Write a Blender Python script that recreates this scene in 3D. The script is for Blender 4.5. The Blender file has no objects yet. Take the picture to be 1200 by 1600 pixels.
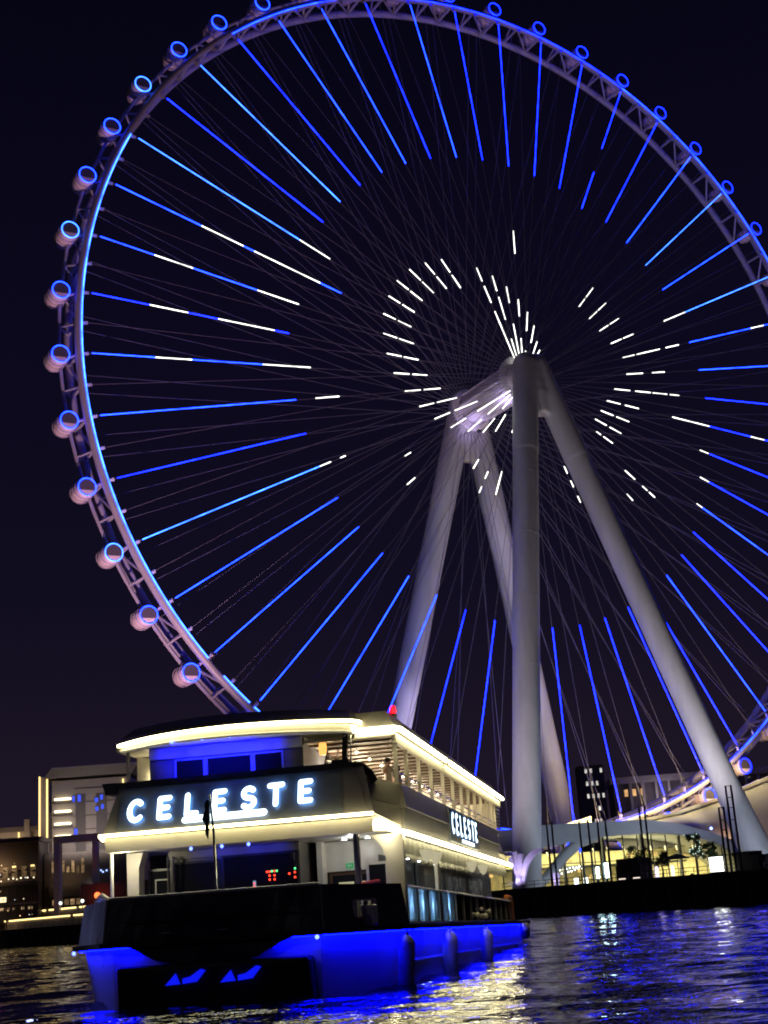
import bpy, math, random
import numpy as np
from mathutils import Matrix, Vector

rnd = random.Random(7)
SC = bpy.context.scene
COL = SC.collection
PI = math.pi
RAD = math.radians

# ------------------------------------------------------------------ camera
CAM_H = 2.08
cam_d = bpy.data.cameras.new('camera')
cam = bpy.data.objects.new('camera', cam_d)
COL.objects.link(cam)
Rr = Vector((0.9975733, 0.0191910, -0.0669264))
Ru = Vector((0.0696236, -0.2749710, 0.9589283))
Rf = Vector((0.0, 0.9612610, 0.2756399))
cam.matrix_world = Matrix(((Rr.x, Ru.x, -Rf.x, 0), (Rr.y, Ru.y, -Rf.y, 0), (Rr.z, Ru.z, -Rf.z, CAM_H), (0, 0, 0, 1)))
cam_d.sensor_fit = 'HORIZONTAL'
cam_d.sensor_width = 36.0
cam_d.lens = 2177.58 / 1200 * 36.0
cam_d.clip_start = 0.5
cam_d.clip_end = 12000
SC.camera = cam

# ------------------------------------------------------------------ night sky, faint moon, exposure
world = bpy.data.worlds.new('World')
SC.world = world
world.use_nodes = True
wn = world.node_tree.nodes
wl = world.node_tree.links
wn.clear()
w_out = wn.new('ShaderNodeOutputWorld')
w_bg = wn.new('ShaderNodeBackground')
w_tc = wn.new('ShaderNodeTexCoord')
w_sep = wn.new('ShaderNodeSeparateXYZ')
w_ramp = wn.new('ShaderNodeValToRGB')
wl.new(w_tc.outputs['Generated'], w_sep.inputs[0])
wl.new(w_sep.outputs['Z'], w_ramp.inputs[0])
wl.new(w_ramp.outputs[0], w_bg.inputs['Color'])
wl.new(w_bg.outputs[0], w_out.inputs['Surface'])
el = w_ramp.color_ramp.elements
el[0].position = 0.0
el[0].color = (0.0185, 0.0115, 0.0205, 1)
el[1].position = 0.62
el[1].color = (0.0018, 0.0015, 0.0065, 1)
for pos, c in ((0.07, (0.0125, 0.0082, 0.0180)), (0.22, (0.0055, 0.0042, 0.0135)), (0.38, (0.0036, 0.0028, 0.0115))):
    e_ = el.new(pos)
    e_.color = (*c, 1)
w_bg.inputs['Strength'].default_value = 1.0

moon_d = bpy.data.lights.new('moon', 'SUN')
moon_d.energy = 0.03
moon_d.angle = RAD(0.5)
moon_d.color = (1.0, 0.86, 0.92)
moon = bpy.data.objects.new('moon', moon_d)
COL.objects.link(moon)
moon.rotation_euler = Vector((0.75, 0.75, -0.55)).to_track_quat('-Z', 'Y').to_euler()

SC.view_settings.view_transform = 'Standard'
SC.view_settings.look = 'None'
SC.view_settings.exposure = 0.0
SC.view_settings.gamma = 1.0
SC.view_settings.use_curve_mapping = False
SC.cycles.use_denoising = True
SC.cycles.filter_width = 1.9
SC.cycles.sample_clamp_indirect = 6.0
SC.cycles.max_bounces = 6
SC.cycles.caustics_reflective = False
SC.cycles.caustics_refractive = False


# ------------------------------------------------------------------ helpers
def srgb(r, g, b):
    return tuple(((c / 255 + 0.055) / 1.055) ** 2.4 if c > 10 else c / 255 / 12.92 for c in (r, g, b))


def pbr(name, col, rough=0.5, metal=0.0, var=0.12, scale=3.0, bump=0.0, spec=0.5, streak=1.0, alpha=1.0, trans=0.0):
    m = bpy.data.materials.new(name)
    m.use_nodes = True
    nt = m.node_tree
    p = nt.nodes['Principled BSDF']
    p.inputs['Roughness'].default_value = rough
    p.inputs['Metallic'].default_value = metal
    p.inputs['Specular IOR Level'].default_value = spec
    p.inputs['Transmission Weight'].default_value = trans
    p.inputs['Alpha'].default_value = alpha
    if var > 0 or bump > 0:
        tc = nt.nodes.new('ShaderNodeTexCoord')
        mp = nt.nodes.new('ShaderNodeMapping')
        mp.inputs['Scale'].default_value = (1, 1, streak)
        nz = nt.nodes.new('ShaderNodeTexNoise')
        nz.inputs['Scale'].default_value = scale
        nz.inputs['Detail'].default_value = 5
        nz.inputs['Roughness'].default_value = 0.62
        nt.links.new(tc.outputs['Object'], mp.inputs[0])
        nt.links.new(mp.outputs[0], nz.inputs['Vector'])
        mr = nt.nodes.new('ShaderNodeMapRange')
        mr.inputs['From Min'].default_value = 0.3
        mr.inputs['From Max'].default_value = 0.7
        mr.inputs['To Min'].default_value = 1 - var
        mr.inputs['To Max'].default_value = 1 + var
        nt.links.new(nz.outputs[0], mr.inputs[0])
        mx = nt.nodes.new('ShaderNodeVectorMath')
        mx.operation = 'SCALE'
        mx.inputs[0].default_value = col
        nt.links.new(mr.outputs[0], mx.inputs['Scale'])
        nt.links.new(mx.outputs[0], p.inputs['Base Color'])
        r2 = nt.nodes.new('ShaderNodeMapRange')
        r2.inputs['From Min'].default_value = 0.3
        r2.inputs['From Max'].default_value = 0.7
        r2.inputs['To Min'].default_value = max(0.0, rough - 0.08)
        r2.inputs['To Max'].default_value = min(1.0, rough + 0.08)
        nt.links.new(nz.outputs[0], r2.inputs[0])
        nt.links.new(r2.outputs[0], p.inputs['Roughness'])
        if bump > 0:
            bp = nt.nodes.new('ShaderNodeBump')
            bp.inputs['Strength'].default_value = bump
            bp.inputs['Distance'].default_value = 0.05
            nt.links.new(nz.outputs[0], bp.inputs['Height'])
            nt.links.new(bp.outputs[0], p.inputs['Normal'])
    else:
        p.inputs['Base Color'].default_value = (*col, 1)
    return m


def emis(name, col, strength=1.0, sampled=True):
    m = bpy.data.materials.new(name)
    m.use_nodes = True
    nt = m.node_tree
    p = nt.nodes['Principled BSDF']
    p.inputs['Base Color'].default_value = (0.02, 0.02, 0.02, 1)
    p.inputs['Roughness'].default_value = 0.5
    p.inputs['Emission Color'].default_value = (*col, 1)
    p.inputs['Emission Strength'].default_value = strength
    if not sampled:
        m.cycles.emission_sampling = 'NONE'
    return m


def emis_var(name, col, strength, scale=1.0, lo=0.35, hi=1.5, sampled=False):
    m = emis(name, col, strength, sampled)
    nt = m.node_tree
    tc = nt.nodes.new('ShaderNodeTexCoord')
    nz = nt.nodes.new('ShaderNodeTexNoise')
    nz.inputs['Scale'].default_value = scale
    nz.inputs['Detail'].default_value = 6
    nz.inputs['Roughness'].default_value = 0.7
    mr = nt.nodes.new('ShaderNodeMapRange')
    mr.inputs['From Min'].default_value = 0.32
    mr.inputs['From Max'].default_value = 0.68
    mr.inputs['To Min'].default_value = lo * strength
    mr.inputs['To Max'].default_value = hi * strength
    nt.links.new(tc.outputs['Object'], nz.inputs['Vector'])
    nt.links.new(nz.outputs[0], mr.inputs[0])
    nt.links.new(mr.outputs[0], nt.nodes['Principled BSDF'].inputs['Emission Strength'])
    return m


def link(o, parent=None):
    COL.objects.link(o)
    if parent is not None:
        o.parent = parent
    return o


def tag(o, label=None, cat=None, group=None, kind=None):
    if label: o['label'] = label
    if cat: o['category'] = cat
    if group: o['group'] = group
    if kind: o['kind'] = kind
    return o


def thing(name, label, cat, loc=(0, 0, 0), rotz=0.0, group=None):
    o = bpy.data.objects.new(name, None)
    o.empty_display_size = 0.5
    link(o)
    o.location = loc
    o.rotation_euler = (0, 0, rotz)
    return tag(o, label, cat, group)


def copy(o, parent=None, mat=None):
    c = o.copy()
    link(c)
    if parent is not None:
        c.parent = parent
    if mat is not None:
        c.matrix_local = mat
    return c


def copy_tree(o, parent=None):
    c = copy(o, parent)
    for ch in list(o.children):
        copy_tree(ch, c)
    return c


class MB:
    def __init__(self):
        self.v = []
        self.f = []

    def add(self, vs, fs):
        n = len(self.v)
        self.v += [tuple(x) for x in vs]
        self.f += [tuple(i + n for i in q) for q in fs]
        return self

    def hexa(self, b, t):
        """bottom quad (ccw from above) and top quad"""
        return self.add(list(b) + list(t), [(3, 2, 1, 0), (4, 5, 6, 7), (0, 1, 5, 4), (1, 2, 6, 5), (2, 3, 7, 6), (3, 0, 4, 7)])

    def box(self, x0, x1, y0, y1, z0, z1):
        return self.hexa([(x0, y0, z0), (x1, y0, z0), (x1, y1, z0), (x0, y1, z0)], [(x0, y0, z1), (x1, y0, z1), (x1, y1, z1), (x0, y1, z1)])

    def bar(self, p, q, w, h, up=(0, 0, 1)):
        p = Vector(p); q = Vector(q)
        d = (q - p).normalized()
        s = d.cross(Vector(up))
        if s.length < 1e-4: s = d.cross(Vector((1, 0, 0)))
        s.normalize()
        u = s.cross(d)
        c = []
        for b in (p, q):
            c += [b - s * w / 2 - u * h / 2, b + s * w / 2 - u * h / 2, b + s * w / 2 + u * h / 2, b - s * w / 2 + u * h / 2]
        return self.add(c, [(0, 1, 2, 3), (7, 6, 5, 4), (0, 4, 5, 1), (1, 5, 6, 2), (2, 6, 7, 3), (3, 7, 4, 0)])

    def tube(self, pts, r, n=8, cap=True, closed=False):
        pts = [Vector(p) for p in pts]
        m = len(pts)
        rs = r if isinstance(r, (list, tuple)) else [r] * m
        up = None
        vs = []
        for i, p in enumerate(pts):
            a = pts[i - 1] if (i > 0 or closed) else p
            b = pts[(i + 1) % m] if (i < m - 1 or closed) else p
            t = (b - a).normalized()
            if up is None:
                up = t.orthogonal().normalized()
            s = up - t * up.dot(t)
            up = s.normalized()
            w = t.cross(up)
            for k in range(n):
                an = 2 * PI * k / n
                vs.append(p + (up * math.cos(an) + w * math.sin(an)) * rs[i])
        fs = []
        rng = m if closed else m - 1
        for i in range(rng):
            j = (i + 1) % m
            for k in range(n):
                l = (k + 1) % n
                fs.append((i * n + k, i * n + l, j * n + l, j * n + k))
        if cap and not closed:
            fs.append(tuple(range(n - 1, -1, -1)))
            fs.append(tuple((m - 1) * n + k for k in range(n)))
        return self.add(vs, fs)

    def prism(self, poly, d, o=(0, 0, 0), ax=(1, 0, 0), ay=(0, 0, 1)):
        """2D polygon (ax, ay) pushed along d"""
        o = Vector(o); ax = Vector(ax); ay = Vector(ay); d = Vector(d)
        n = len(poly)
        a = [o + ax * x + ay * y for x, y in poly]
        b = [p + d for p in a]
        fs = [tuple(range(n - 1, -1, -1)), tuple(n + i for i in range(n))]
        fs += [(i, (i + 1) % n, n + (i + 1) % n, n + i) for i in range(n)]
        return self.add(a + b, fs)

    def lathe(self, prof, n=16, o=(0, 0, 0), axis='z'):
        o = Vector(o)
        vs = []
        for r, z in prof:
            for k in range(n):
                an = 2 * PI * k / n
                c, s = r * math.cos(an), r * math.sin(an)
                vs.append(o + (Vector((c, s, z)) if axis == 'z' else Vector((c, z, s)) if axis == 'y' else Vector((z, c, s))))
        m = len(prof)
        fs = [(i * n + k, i * n + (k + 1) % n, (i + 1) * n + (k + 1) % n, (i + 1) * n + k) for i in range(m - 1) for k in range(n)]
        fs.append(tuple(range(n - 1, -1, -1)))
        fs.append(tuple((m - 1) * n + k for k in range(n)))
        return self.add(vs, fs)

    def sphere(self, c, r, n=10, m=6, sz=1.0):
        prof = [(max(1e-3, r * math.sin(PI * i / m)), -r * sz * math.cos(PI * i / m)) for i in range(m + 1)]
        return self.lathe(prof, n, c)

    def build(self, name, mat, parent=None, smooth=False, bevel=0.0):
        me = bpy.data.meshes.new(name)
        me.from_pydata(self.v, [], self.f)
        me.validate()
        import bmesh
        bm = bmesh.new()
        bm.from_mesh(me)
        bmesh.ops.recalc_face_normals(bm, faces=bm.faces)
        bm.to_mesh(me)
        bm.free()
        if smooth:
            me.shade_smooth()
            me.set_sharp_from_angle(angle=RAD(40))
        me.materials.append(mat)
        o = bpy.data.objects.new(name, me)
        link(o, parent)
        if bevel > 0:
            b = o.modifiers.new('bevel', 'BEVEL')
            b.width = bevel
            b.segments = 2
            b.limit_method = 'ANGLE'
        return o


def spot(name, parent, loc, target, watts, color, angle=60, blend=0.6, size=0.5):
    d = bpy.data.lights.new(name, 'SPOT')
    d.energy = watts
    d.color = color
    d.spot_size = RAD(angle)
    d.spot_blend = blend
    d.shadow_soft_size = size
    o = bpy.data.objects.new(name, d)
    link(o, parent)
    o.location = loc
    o.rotation_euler = (Vector(target) - Vector(loc)).to_track_quat('-Z', 'Y').to_euler()
    return o


def point(name, parent, loc, watts, color, size=0.08):
    d = bpy.data.lights.new(name, 'POINT')
    d.energy = watts
    d.color = color
    d.shadow_soft_size = size
    o = bpy.data.objects.new(name, d)
    link(o, parent)
    o.location = loc
    return o


def area(name, parent, loc, target, watts, color, sx=2.0, sy=1.0):
    d = bpy.data.lights.new(name, 'AREA')
    d.energy = watts
    d.color = color
    d.shape = 'RECTANGLE'
    d.size = sx
    d.size_y = sy
    o = bpy.data.objects.new(name, d)
    link(o, parent)
    o.location = loc
    o.rotation_euler = (Vector(target) - Vector(loc)).to_track_quat('-Z', 'Y').to_euler()
    return o


# ------------------------------------------------------------------ materials
M = {}
M['steel'] = pbr('painted_steel_white', (0.33, 0.29, 0.33), 0.42, var=0.10, scale=0.25)
M['leg'] = pbr('leg_paint', (0.50, 0.49, 0.52), 0.45, var=0.13, scale=0.30, streak=0.15)
M['cable'] = pbr('steel_cable', (0.17, 0.155, 0.22), 0.4, 0.0, var=0)
M['hubm'] = pbr('hub_paint', (0.78, 0.74, 0.80), 0.4, var=0.15, scale=0.3)
M['dark_steel'] = pbr('dark_steel', (0.035, 0.034, 0.038), 0.5, var=0.2, scale=1.5)
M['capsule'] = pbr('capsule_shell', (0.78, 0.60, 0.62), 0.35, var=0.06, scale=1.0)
M['cglass'] = pbr('capsule_glass', (0.10, 0.085, 0.11), 0.12, var=0.0)
M['led_b'] = emis_var('led_blue', (0.0022, 0.0085, 1.0), 18.0, 0.22, 0.4, 1.6)
M['led_m'] = emis_var('led_azure', (0.0045, 0.0230, 1.0), 17.0, 0.22, 0.4, 1.6)
M['led_c'] = emis_var('led_cyan', (0.017, 0.078, 0.8), 13.5, 0.22, 0.4, 1.6)
M['led_w'] = emis_var('led_white', (1.0, 1.0, 0.92), 3.0, 0.22, 0.4, 1.6)
M['lamp_w'] = emis('lamp_white', (0.95, 0.97, 1.0), 8.0)

# ------------------------------------------------------------------ SETTING: water, island, quay
def uneven(lo, hi, f):
    out = [lo]
    while out[-1] < hi:
        out.append(out[-1] + f(out[-1]))
    return out

ys = [-2500, -600, -150, -40, 0, 8, 14] + uneven(17, 420, lambda y: 0.0036 * y + 0.01) + [500, 650, 900, 1500, 3000, 6000]
xs = [-6000, -2500, -1000, -400, -180] + uneven(-95, 72, lambda x: 0.20 if -16 < x < 24 else 0.42) + [110, 180, 400, 1000, 2500, 6000]
X, Y = np.meshgrid(np.array(xs), np.array(ys))
rs = np.random.RandomState(3)
Zw = np.zeros_like(X)
for i in range(64):
    lam = 0.75 * (9.0 / 0.75) ** rs.rand()
    th = RAD(78) + rs.randn() * 0.42
    k = 2 * PI / lam
    amp = 0.0030 * lam ** 0.72
    ph = rs.rand() * 2 * PI
    s = np.sin(k * (X * math.cos(th) + Y * math.sin(th)) + ph + 0.6 * np.sin(0.21 * X + 0.13 * Y + i))
    if lam < 1.6:
        s = s * np.clip(1.6 - Y / 90.0, 0.0, 1.0)
    Zw += amp * (np.exp(s) - 1.27)
# wash beside the hull and a long low wake crest
Zw *= 1.0 / (1.0 + (Y / 330.0) ** 2)
Zw += 0.16 * np.exp(-((Y - 62 - 0.10 * X) / 1.6) ** 2) * np.clip(1.2 - abs(X - 25) / 40, 0, 1)
Zw[(Y < 14) | (Y > 450)] = 0
Zw[(X < -100) | (X > 75)] = 0
nx = len(xs); ny = len(ys)
me = bpy.data.meshes.new('water')
me.from_pydata(np.stack([X.ravel(), Y.ravel(), Zw.ravel()], 1).tolist(), [],
               [(j * nx + i, j * nx + i + 1, (j + 1) * nx + i + 1, (j + 1) * nx + i) for j in range(ny - 1) for i in range(nx - 1)])
me.shade_smooth()
mw = bpy.data.materials.new('sea_water')
mw.use_nodes = True
nt = mw.node_tree
p = nt.nodes['Principled BSDF']
p.inputs['Base Color'].default_value = (0.006, 0.007, 0.020, 1)
p.inputs['Roughness'].default_value = 0.03
p.inputs['IOR'].default_value = 1.333
tc = nt.nodes.new('ShaderNodeTexCoord')
mp = nt.nodes.new('ShaderNodeMapping')
mp.inputs['Scale'].default_value = (1.0, 2.2, 1.0)
mp.inputs['Rotation'].default_value = (0, 0, RAD(-10))
n1 = nt.nodes.new('ShaderNodeTexNoise')
n1.inputs['Scale'].default_value = 1.7
n1.inputs['Detail'].default_value = 2.5
n1.inputs['Roughness'].default_value = 0.5
bmp = nt.nodes.new('ShaderNodeBump')
bmp.inputs['Strength'].default_value = 0.30
bmp.inputs['Distance'].default_value = 0.16
nt.links.new(tc.outputs['Object'], mp.inputs[0])
nt.links.new(mp.outputs[0], n1.inputs['Vector'])
nt.links.new(n1.outputs[0], bmp.inputs['Height'])
nt.links.new(bmp.outputs[0], p.inputs['Normal'])
me.materials.append(mw)
water = link(bpy.data.objects.new('water', me))
tag(water, 'dark rippled harbour water with blue and yellow reflections', kind='structure')

GZ = 4.0
P1 = Vector((20.8, 206, 0)); QD = Vector((0.64765, -0.76194, 0)); QN = Vector((0.76194, 0.64765, 0))
qa = P1 - QD * 620
qb = P1 + QD * 72
island = [qa, qb, Vector((300, 150, 0)), Vector((4200, 900, 0)), Vector((4200, 5200, 0)), Vector((-4200, 5200, 0)), Vector((-1500, 1500, 0))]
M['pave'] = pbr('paving', (0.10, 0.095, 0.09), 0.7, var=0.25, scale=0.6, bump=0.1)
M['quay'] = pbr('quay_wall_dark', (0.022, 0.021, 0.024), 0.75, var=0.5, scale=0.7, bump=0.5, streak=0.3)
m = MB()
m.add([(q.x, q.y, GZ) for q in island], [tuple(range(len(island)))])
tag(m.build('ground', M['pave']), 'paved island ground behind the quay', kind='structure')
qw = MB()
qw.hexa([tuple(qa - QN * 0.25 + Vector((0, 0, -2))), tuple(qb - QN * 0.25 + Vector((0, 0, -2))), tuple(qb + QN * 0.6 + Vector((0, 0, -2))), tuple(qa + QN * 0.6 + Vector((0, 0, -2)))],
        [tuple(qa - QN * 0.0 + Vector((0, 0, GZ - 0.35))), tuple(qb + Vector((0, 0, GZ - 0.35))), tuple(qb + QN * 0.6 + Vector((0, 0, GZ - 0.35))), tuple(qa + QN * 0.6 + Vector((0, 0, GZ - 0.35)))])
quay = tag(qw.build('quay_wall', M['quay']), 'dark quay wall along the water under the wheel', kind='structure')
cp = MB()
L = (qb - qa).length
n = int(L / 6)
for i in range(n):
    a = qa + QD * (i * 6 + 0.03) - QN * 0.12
    b = qa + QD * (i * 6 + 5.97) - QN * 0.12
    c = b + QN * 0.9; d = a + QN * 0.9
    up0 = Vector((0, 0, GZ - 0.345)); up1 = Vector((0, 0, GZ + 0.12))
    cp.hexa([a + up0, b + up0, c + up0, d + up0], [a + up1, b + up1, c + up1, d + up1])
o = cp.build('coping', M['quay'], quay)
# timber fender piles on the face of the quay wall
for i in range(60):
    q = P1 + QD * (70 - i * 4.2) - QN * 0.45
    pm = MB().tube([(q.x, q.y, -1.5), (q.x, q.y, GZ - 0.8 + 0.2 * rnd.random())], 0.22, 7)
    if i < 60:
        o = pm.build('fender_pile', M['quay'], quay)


def quay_pt(t, off=1.2, z=None):
    q = P1 + QD * t + QN * off
    return (q.x, q.y, (GZ + 0.0) if z is None else z)


# ------------------------------------------------------------------ OBSERVATION WHEEL
WC = Vector((34.963, 350.716, 132.784 + CAM_H))
WYAW = math.atan2(0.48897, 0.87230)          # local x: along the wheel plane to the right, local y: away
ZH = WC.z - GZ
wheel = thing('observation_wheel', 'giant observation wheel with blue lit spokes, ring capsules and four tapering legs', 'ferris wheel', (WC.x, WC.y, GZ), WYAW)
PH = 33.185


def wp(k, r, s):
    """k capsule steps (7.5 deg, positive to the left), radius, offset towards the viewer's side"""
    t = RAD(PH + 7.5 * k)
    return Vector((-r * math.sin(t), -s, ZH + r * math.cos(t)))


# rim chords
for s, R, rr, nm in ((0.55, 116.9, 0.95, 'rim_chord'), (-7.4, 117.0, 1.0, 'rim_chord')):
    MB().tube([wp(i / 4, R, s) for i in range(192)], rr, 10, closed=True).build(nm, M['steel'], wheel, True)
MB().tube([wp(i / 4, 120.2, -3.4) for i in range(192)], 0.42, 8, closed=True).build('outer_rail', M['steel'], wheel, True)


def repeat48(first, offs=0.0):
    """copies of a part round the hub"""
    out = [first]
    for k in range(1, 48):
        c = copy(first, wheel)
        c.matrix_local = Matrix.Translation((0, 0, ZH)) @ Matrix.Rotation(-RAD(7.5 * k), 4, 'Y') @ Matrix.Translation((0, 0, -ZH))
        out.append(c)
    return out


repeat48(MB().tube([wp(0.0, 116.9, 0.3), wp(0.0, 117.0, -7.2)], 0.42, 8).build('rim_brace', M['steel'], wheel, True))
repeat48(MB().tube([wp(0.5, 116.9, 0.3), wp(0.5, 117.0, -7.2)], 0.36, 8).build('rim_brace', M['steel'], wheel, True))
repeat48(MB().tube([wp(0.5, 116.9, 0.2), wp(0.0, 117.0, -7.1)], 0.30, 8).build('rim_brace', M['steel'], wheel, True))
repeat48(MB().tube([wp(0.5, 117.0, 0.2), wp(0.5, 120.2, -3.4)], 0.26, 7).build('outrigger', M['steel'], wheel, True))
repeat48(MB().tube([wp(0.5, 117.0, -7.2), wp(0.5, 120.2, -3.4)], 0.26, 7).build('outrigger', M['steel'], wheel, True))
# cable anchor brackets on the near chord, at whole and half steps
bk = MB()
for dk in (0.0, 0.5):
    bk = MB().bar(wp(dk, 116.2, 0.9), wp(dk, 114.9, 1.4), 0.45, 0.7)
    repeat48(bk.build('anchor_bracket', M['steel'], wheel))

# blue line on the near chord, one strip per step; some sections are out
dark_steps = {3: 1, 2: 1, 1: 0.18}
for k in range(48):
    lo, hi = 0.0, 1.0
    if k == 1: lo, hi = 0.0, 0.55
    if k in (2, 3): continue
    if k == 1: lo, hi = 0.0, 0.02
    if k == 45: lo, hi = 0.0, 0.4
    if k == 46: lo, hi = 0.6, 1.0
    if k == 13: lo, hi = 0.35, 0.9
    if hi - lo < 0.1: continue
    pts = [wp(k + lo + (hi - lo) * i / 6, 116.35, 1.58) for i in range(7)]
    kk = k if k < 24 else k - 48
    mt = M['led_c'] if 3 <= kk <= 16 else M['led_m'] if (-24 <= kk <= -14 or 1 <= kk < 20 or kk <= -9) else M['led_b']
    if kk in (0, -1): mt = M['led_m']
    MB().tube(pts, 0.15, 6).build('blue_light_strip', mt, wheel, True)

# hub: drum, flanges, bearing caps
S_NEAR, S_FAR, HR = 8.2, -18.0, 4.6
S_FL = 6.0
MB().lathe([(4.5, 17.6), (4.6, 12), (4.9, 4), (4.9, -1), (4.5, -7.8)], 32, (0, 0, ZH), 'y').build('hub', M['hubm'], wheel, True)
for s in (S_FL, S_FAR):
    MB().lathe([(5.7, -0.7), (6.1, -0.5), (6.1, 0.5), (5.7, 0.7)], 40, (0, -s, ZH), 'y').build('hub_flange', M['hubm'], wheel, True)
    sk = MB()
    for i in range(48):
        t = 2 * PI * i / 48
        c_, s_ = math.cos(t), math.sin(t)
        d = 1 if s > 0 else -1
        sk.bar((6.2 * s_, -s - d * 0.4, ZH + 6.2 * c_), (5.0 * s_, -s + d * 2.2, ZH + 5.0 * c_), 0.36, 0.6)
    o = sk.build('cable_socket', M['hubm'], wheel)
for i in range(8):
    t = 2 * PI * i / 8
    MB().bar((4.85 * math.sin(t), -7.2, ZH + 4.85 * math.cos(t)), (4.85 * math.sin(t), 16.6, ZH + 4.85 * math.cos(t)), 0.7, 0.5, (math.sin(t), 0, math.cos(t))).build('hub_rib', M['hubm'], wheel)
MB().lathe([(3.1, -12.4), (3.1, -8.6)], 24, (0, 0, ZH), 'y').build('axle', M['dark_steel'], wheel, True)
MB().lathe([(3.1, 18.4), (3.1, 21.5)], 24, (0, 0, ZH), 'y').build('axle', M['dark_steel'], wheel, True)

# spokes: lit tubes on the near ones (measured lit stretches in metres from the hub)
LIT = {0: [(34.3, 38.4), (29.4, 33.4)], 1: [(36.1, 40.0), (31.3, 35.3)], 2: [(37.5, 41.5), (32.8, 36.9)], 3: [(38.5, 42.3), (34.0, 37.9)],
       4: [(38.8, 42.3), (34.4, 38.1), (59.8, 68.7)], 5: [(38.5, 42.0), (34.0, 37.8), (81.0, 92.1), (60.0, 78.1)], 6: [(37.2, 41.0), (32.5, 36.6), (91.5, 101.1), (64.1, 75.0)],
       7: [(35.7, 39.7), (31.0, 35.0), (91.4, 100.7), (69.7, 84.0)], 8: [(33.9, 38.1), (28.8, 32.9), (90.7, 99.5), (60.7, 73.1)], 9: [(31.5, 36.0), (25.7, 30.5), (54.4, 60.7)],
       10: [(28.9, 33.2), (21.8, 27.9)], 11: [(25.6, 30.5), (16.5, 23.9), (62.8, 66), (58.4, 59.9)], 12: [(22.2, 27.6), (41.7, 43.7), (5.8, 17.9)],
       13: [(18.5, 24.0), (45.0, 48.0), (6.4, 15.8)], 14: [(15.1, 20.8), (6.7, 11.3)], 15: [(27.8, 30.8), (12.1, 18.0)], 16: [(29.1, 31.3), (33.7, 35.6)], 17: [(9.6, 15.6), (27.1, 33.8)],
       23: [(24.9, 27.0), (29.1, 31.0), (33.6, 35.5)], 26: [(42.4, 44.9)], 27: [(38.4, 42.3), (45.3, 47.2), (48.0, 50.3)], 28: [(25.7, 27.3), (28.3, 31.7), (63.9, 66.0)],
       29: [(24.3, 28.3), (29.5, 33.6), (63.1, 66.4)], 30: [(25.9, 30.2), (31.4, 35.8), (62.1, 65.3)], 31: [(28.1, 32.7), (34.5, 39.3), (51.9, 65.9), (82.4, 87.8)],
       32: [(31.3, 36.9), (38.9, 44.6), (45.5, 50.8), (52.0, 55.5)], 33: [(37.1, 43.3), (47.1, 51.8)], 34: [(37.8, 42.4), (43.4, 53.0), (55.7, 61.2), (94.1, 100.2)],
       35: [(35.8, 40.2), (41.2, 45.5), (59.7, 69.6)], 36: [(34.2, 38.3), (39.3, 43.5)], 37: [(33.7, 37.8), (38.7, 42.8)], 38: [(33.8, 37.4), (38.3, 42.8)],
       39: [(9.0, 11.7)], 40: [(9.2, 13.5)], 41: [(12.2, 17.7)], 42: [(15.2, 21.0), (6.0, 9.0)], 43: [(38.1, 45.2), (19.0, 24.0), (5.7, 12.4)], 44: [(22.5, 27.2), (5.6, 16.3)],
       45: [(25.9, 30.3), (17.6, 24.1), (5.7, 12)], 46: [(29.1, 33.1), (22.8, 27.6), (5.6, 20.2)]}
TONE = {2: 'c', 4: 'c', 11: 'c', 35: 'c', 37: 'c'}
for k in (0, 5, 6, 8, 9, 12, 16, 13, 14, 15, 25, 28, 33, 34, 36, 38, 45, 47): TONE[k] = 'm'
DROP = 1.3
for k2 in range(96):
    k = k2 / 2
    t = RAD(PH + 7.5 * k + 2.4)
    h0 = Vector((-4.9 * math.sin(t), -S_NEAR, ZH - DROP + 4.9 * math.cos(t)))
    r0 = wp(k, 115.2, 1.45)
    if k2 % 2 == 1:
        t = RAD(PH + 7.5 * k - 12)
        h0 = Vector((-5.6 * math.sin(t), -S_NEAR, ZH + 5.6 * math.cos(t)))
    sp = MB().tube([h0, r0], 0.062, 4).build('spoke', M['cable'], wheel)
    # its pair to the far flange
    t = RAD(PH + 7.5 * k + (14 if k2 % 2 else -14))
    h1 = Vector((-5.6 * math.sin(t), -S_FAR, ZH + 5.6 * math.cos(t)))
    MB().tube([h1, wp(k + 0.12, 115.8, -7.4 if k2 % 2 == 0 else 0.6)], 0.062, 4).build('spoke', M['cable'], wheel)
    if k2 % 2:
        continue
    k = k2 // 2
    d = r0 - h0
    def at(r):
        return h0 + d * ((r - 4.9) / (115.2 - 4.9)) + Vector((0, -0.30, 0))
    whites = sorted(LIT.get(k, []))
    cur = 66.0
    blues = []
    for a, b in [w for w in whites if w[1] > 66.5]:
        if a - cur > 1: blues.append((cur, a))
        cur = max(cur, b)
    if k == 40: blues = [(64.2, 79.0)]; cur = 89.3
    if k == 5: blues.append((54, 60)) 
    blues.append((cur, 114.3))
    for a, b in blues:
        MB().tube([at(a), at(b)], 0.122, 6).build('blue_light_tube', M['led_' + TONE.get(k, 'b')], sp)
    for a, b in whites:
        MB().tube([at(a), at(b)], 0.135, 6).build('white_light_tube', M['led_w'], sp)


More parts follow.
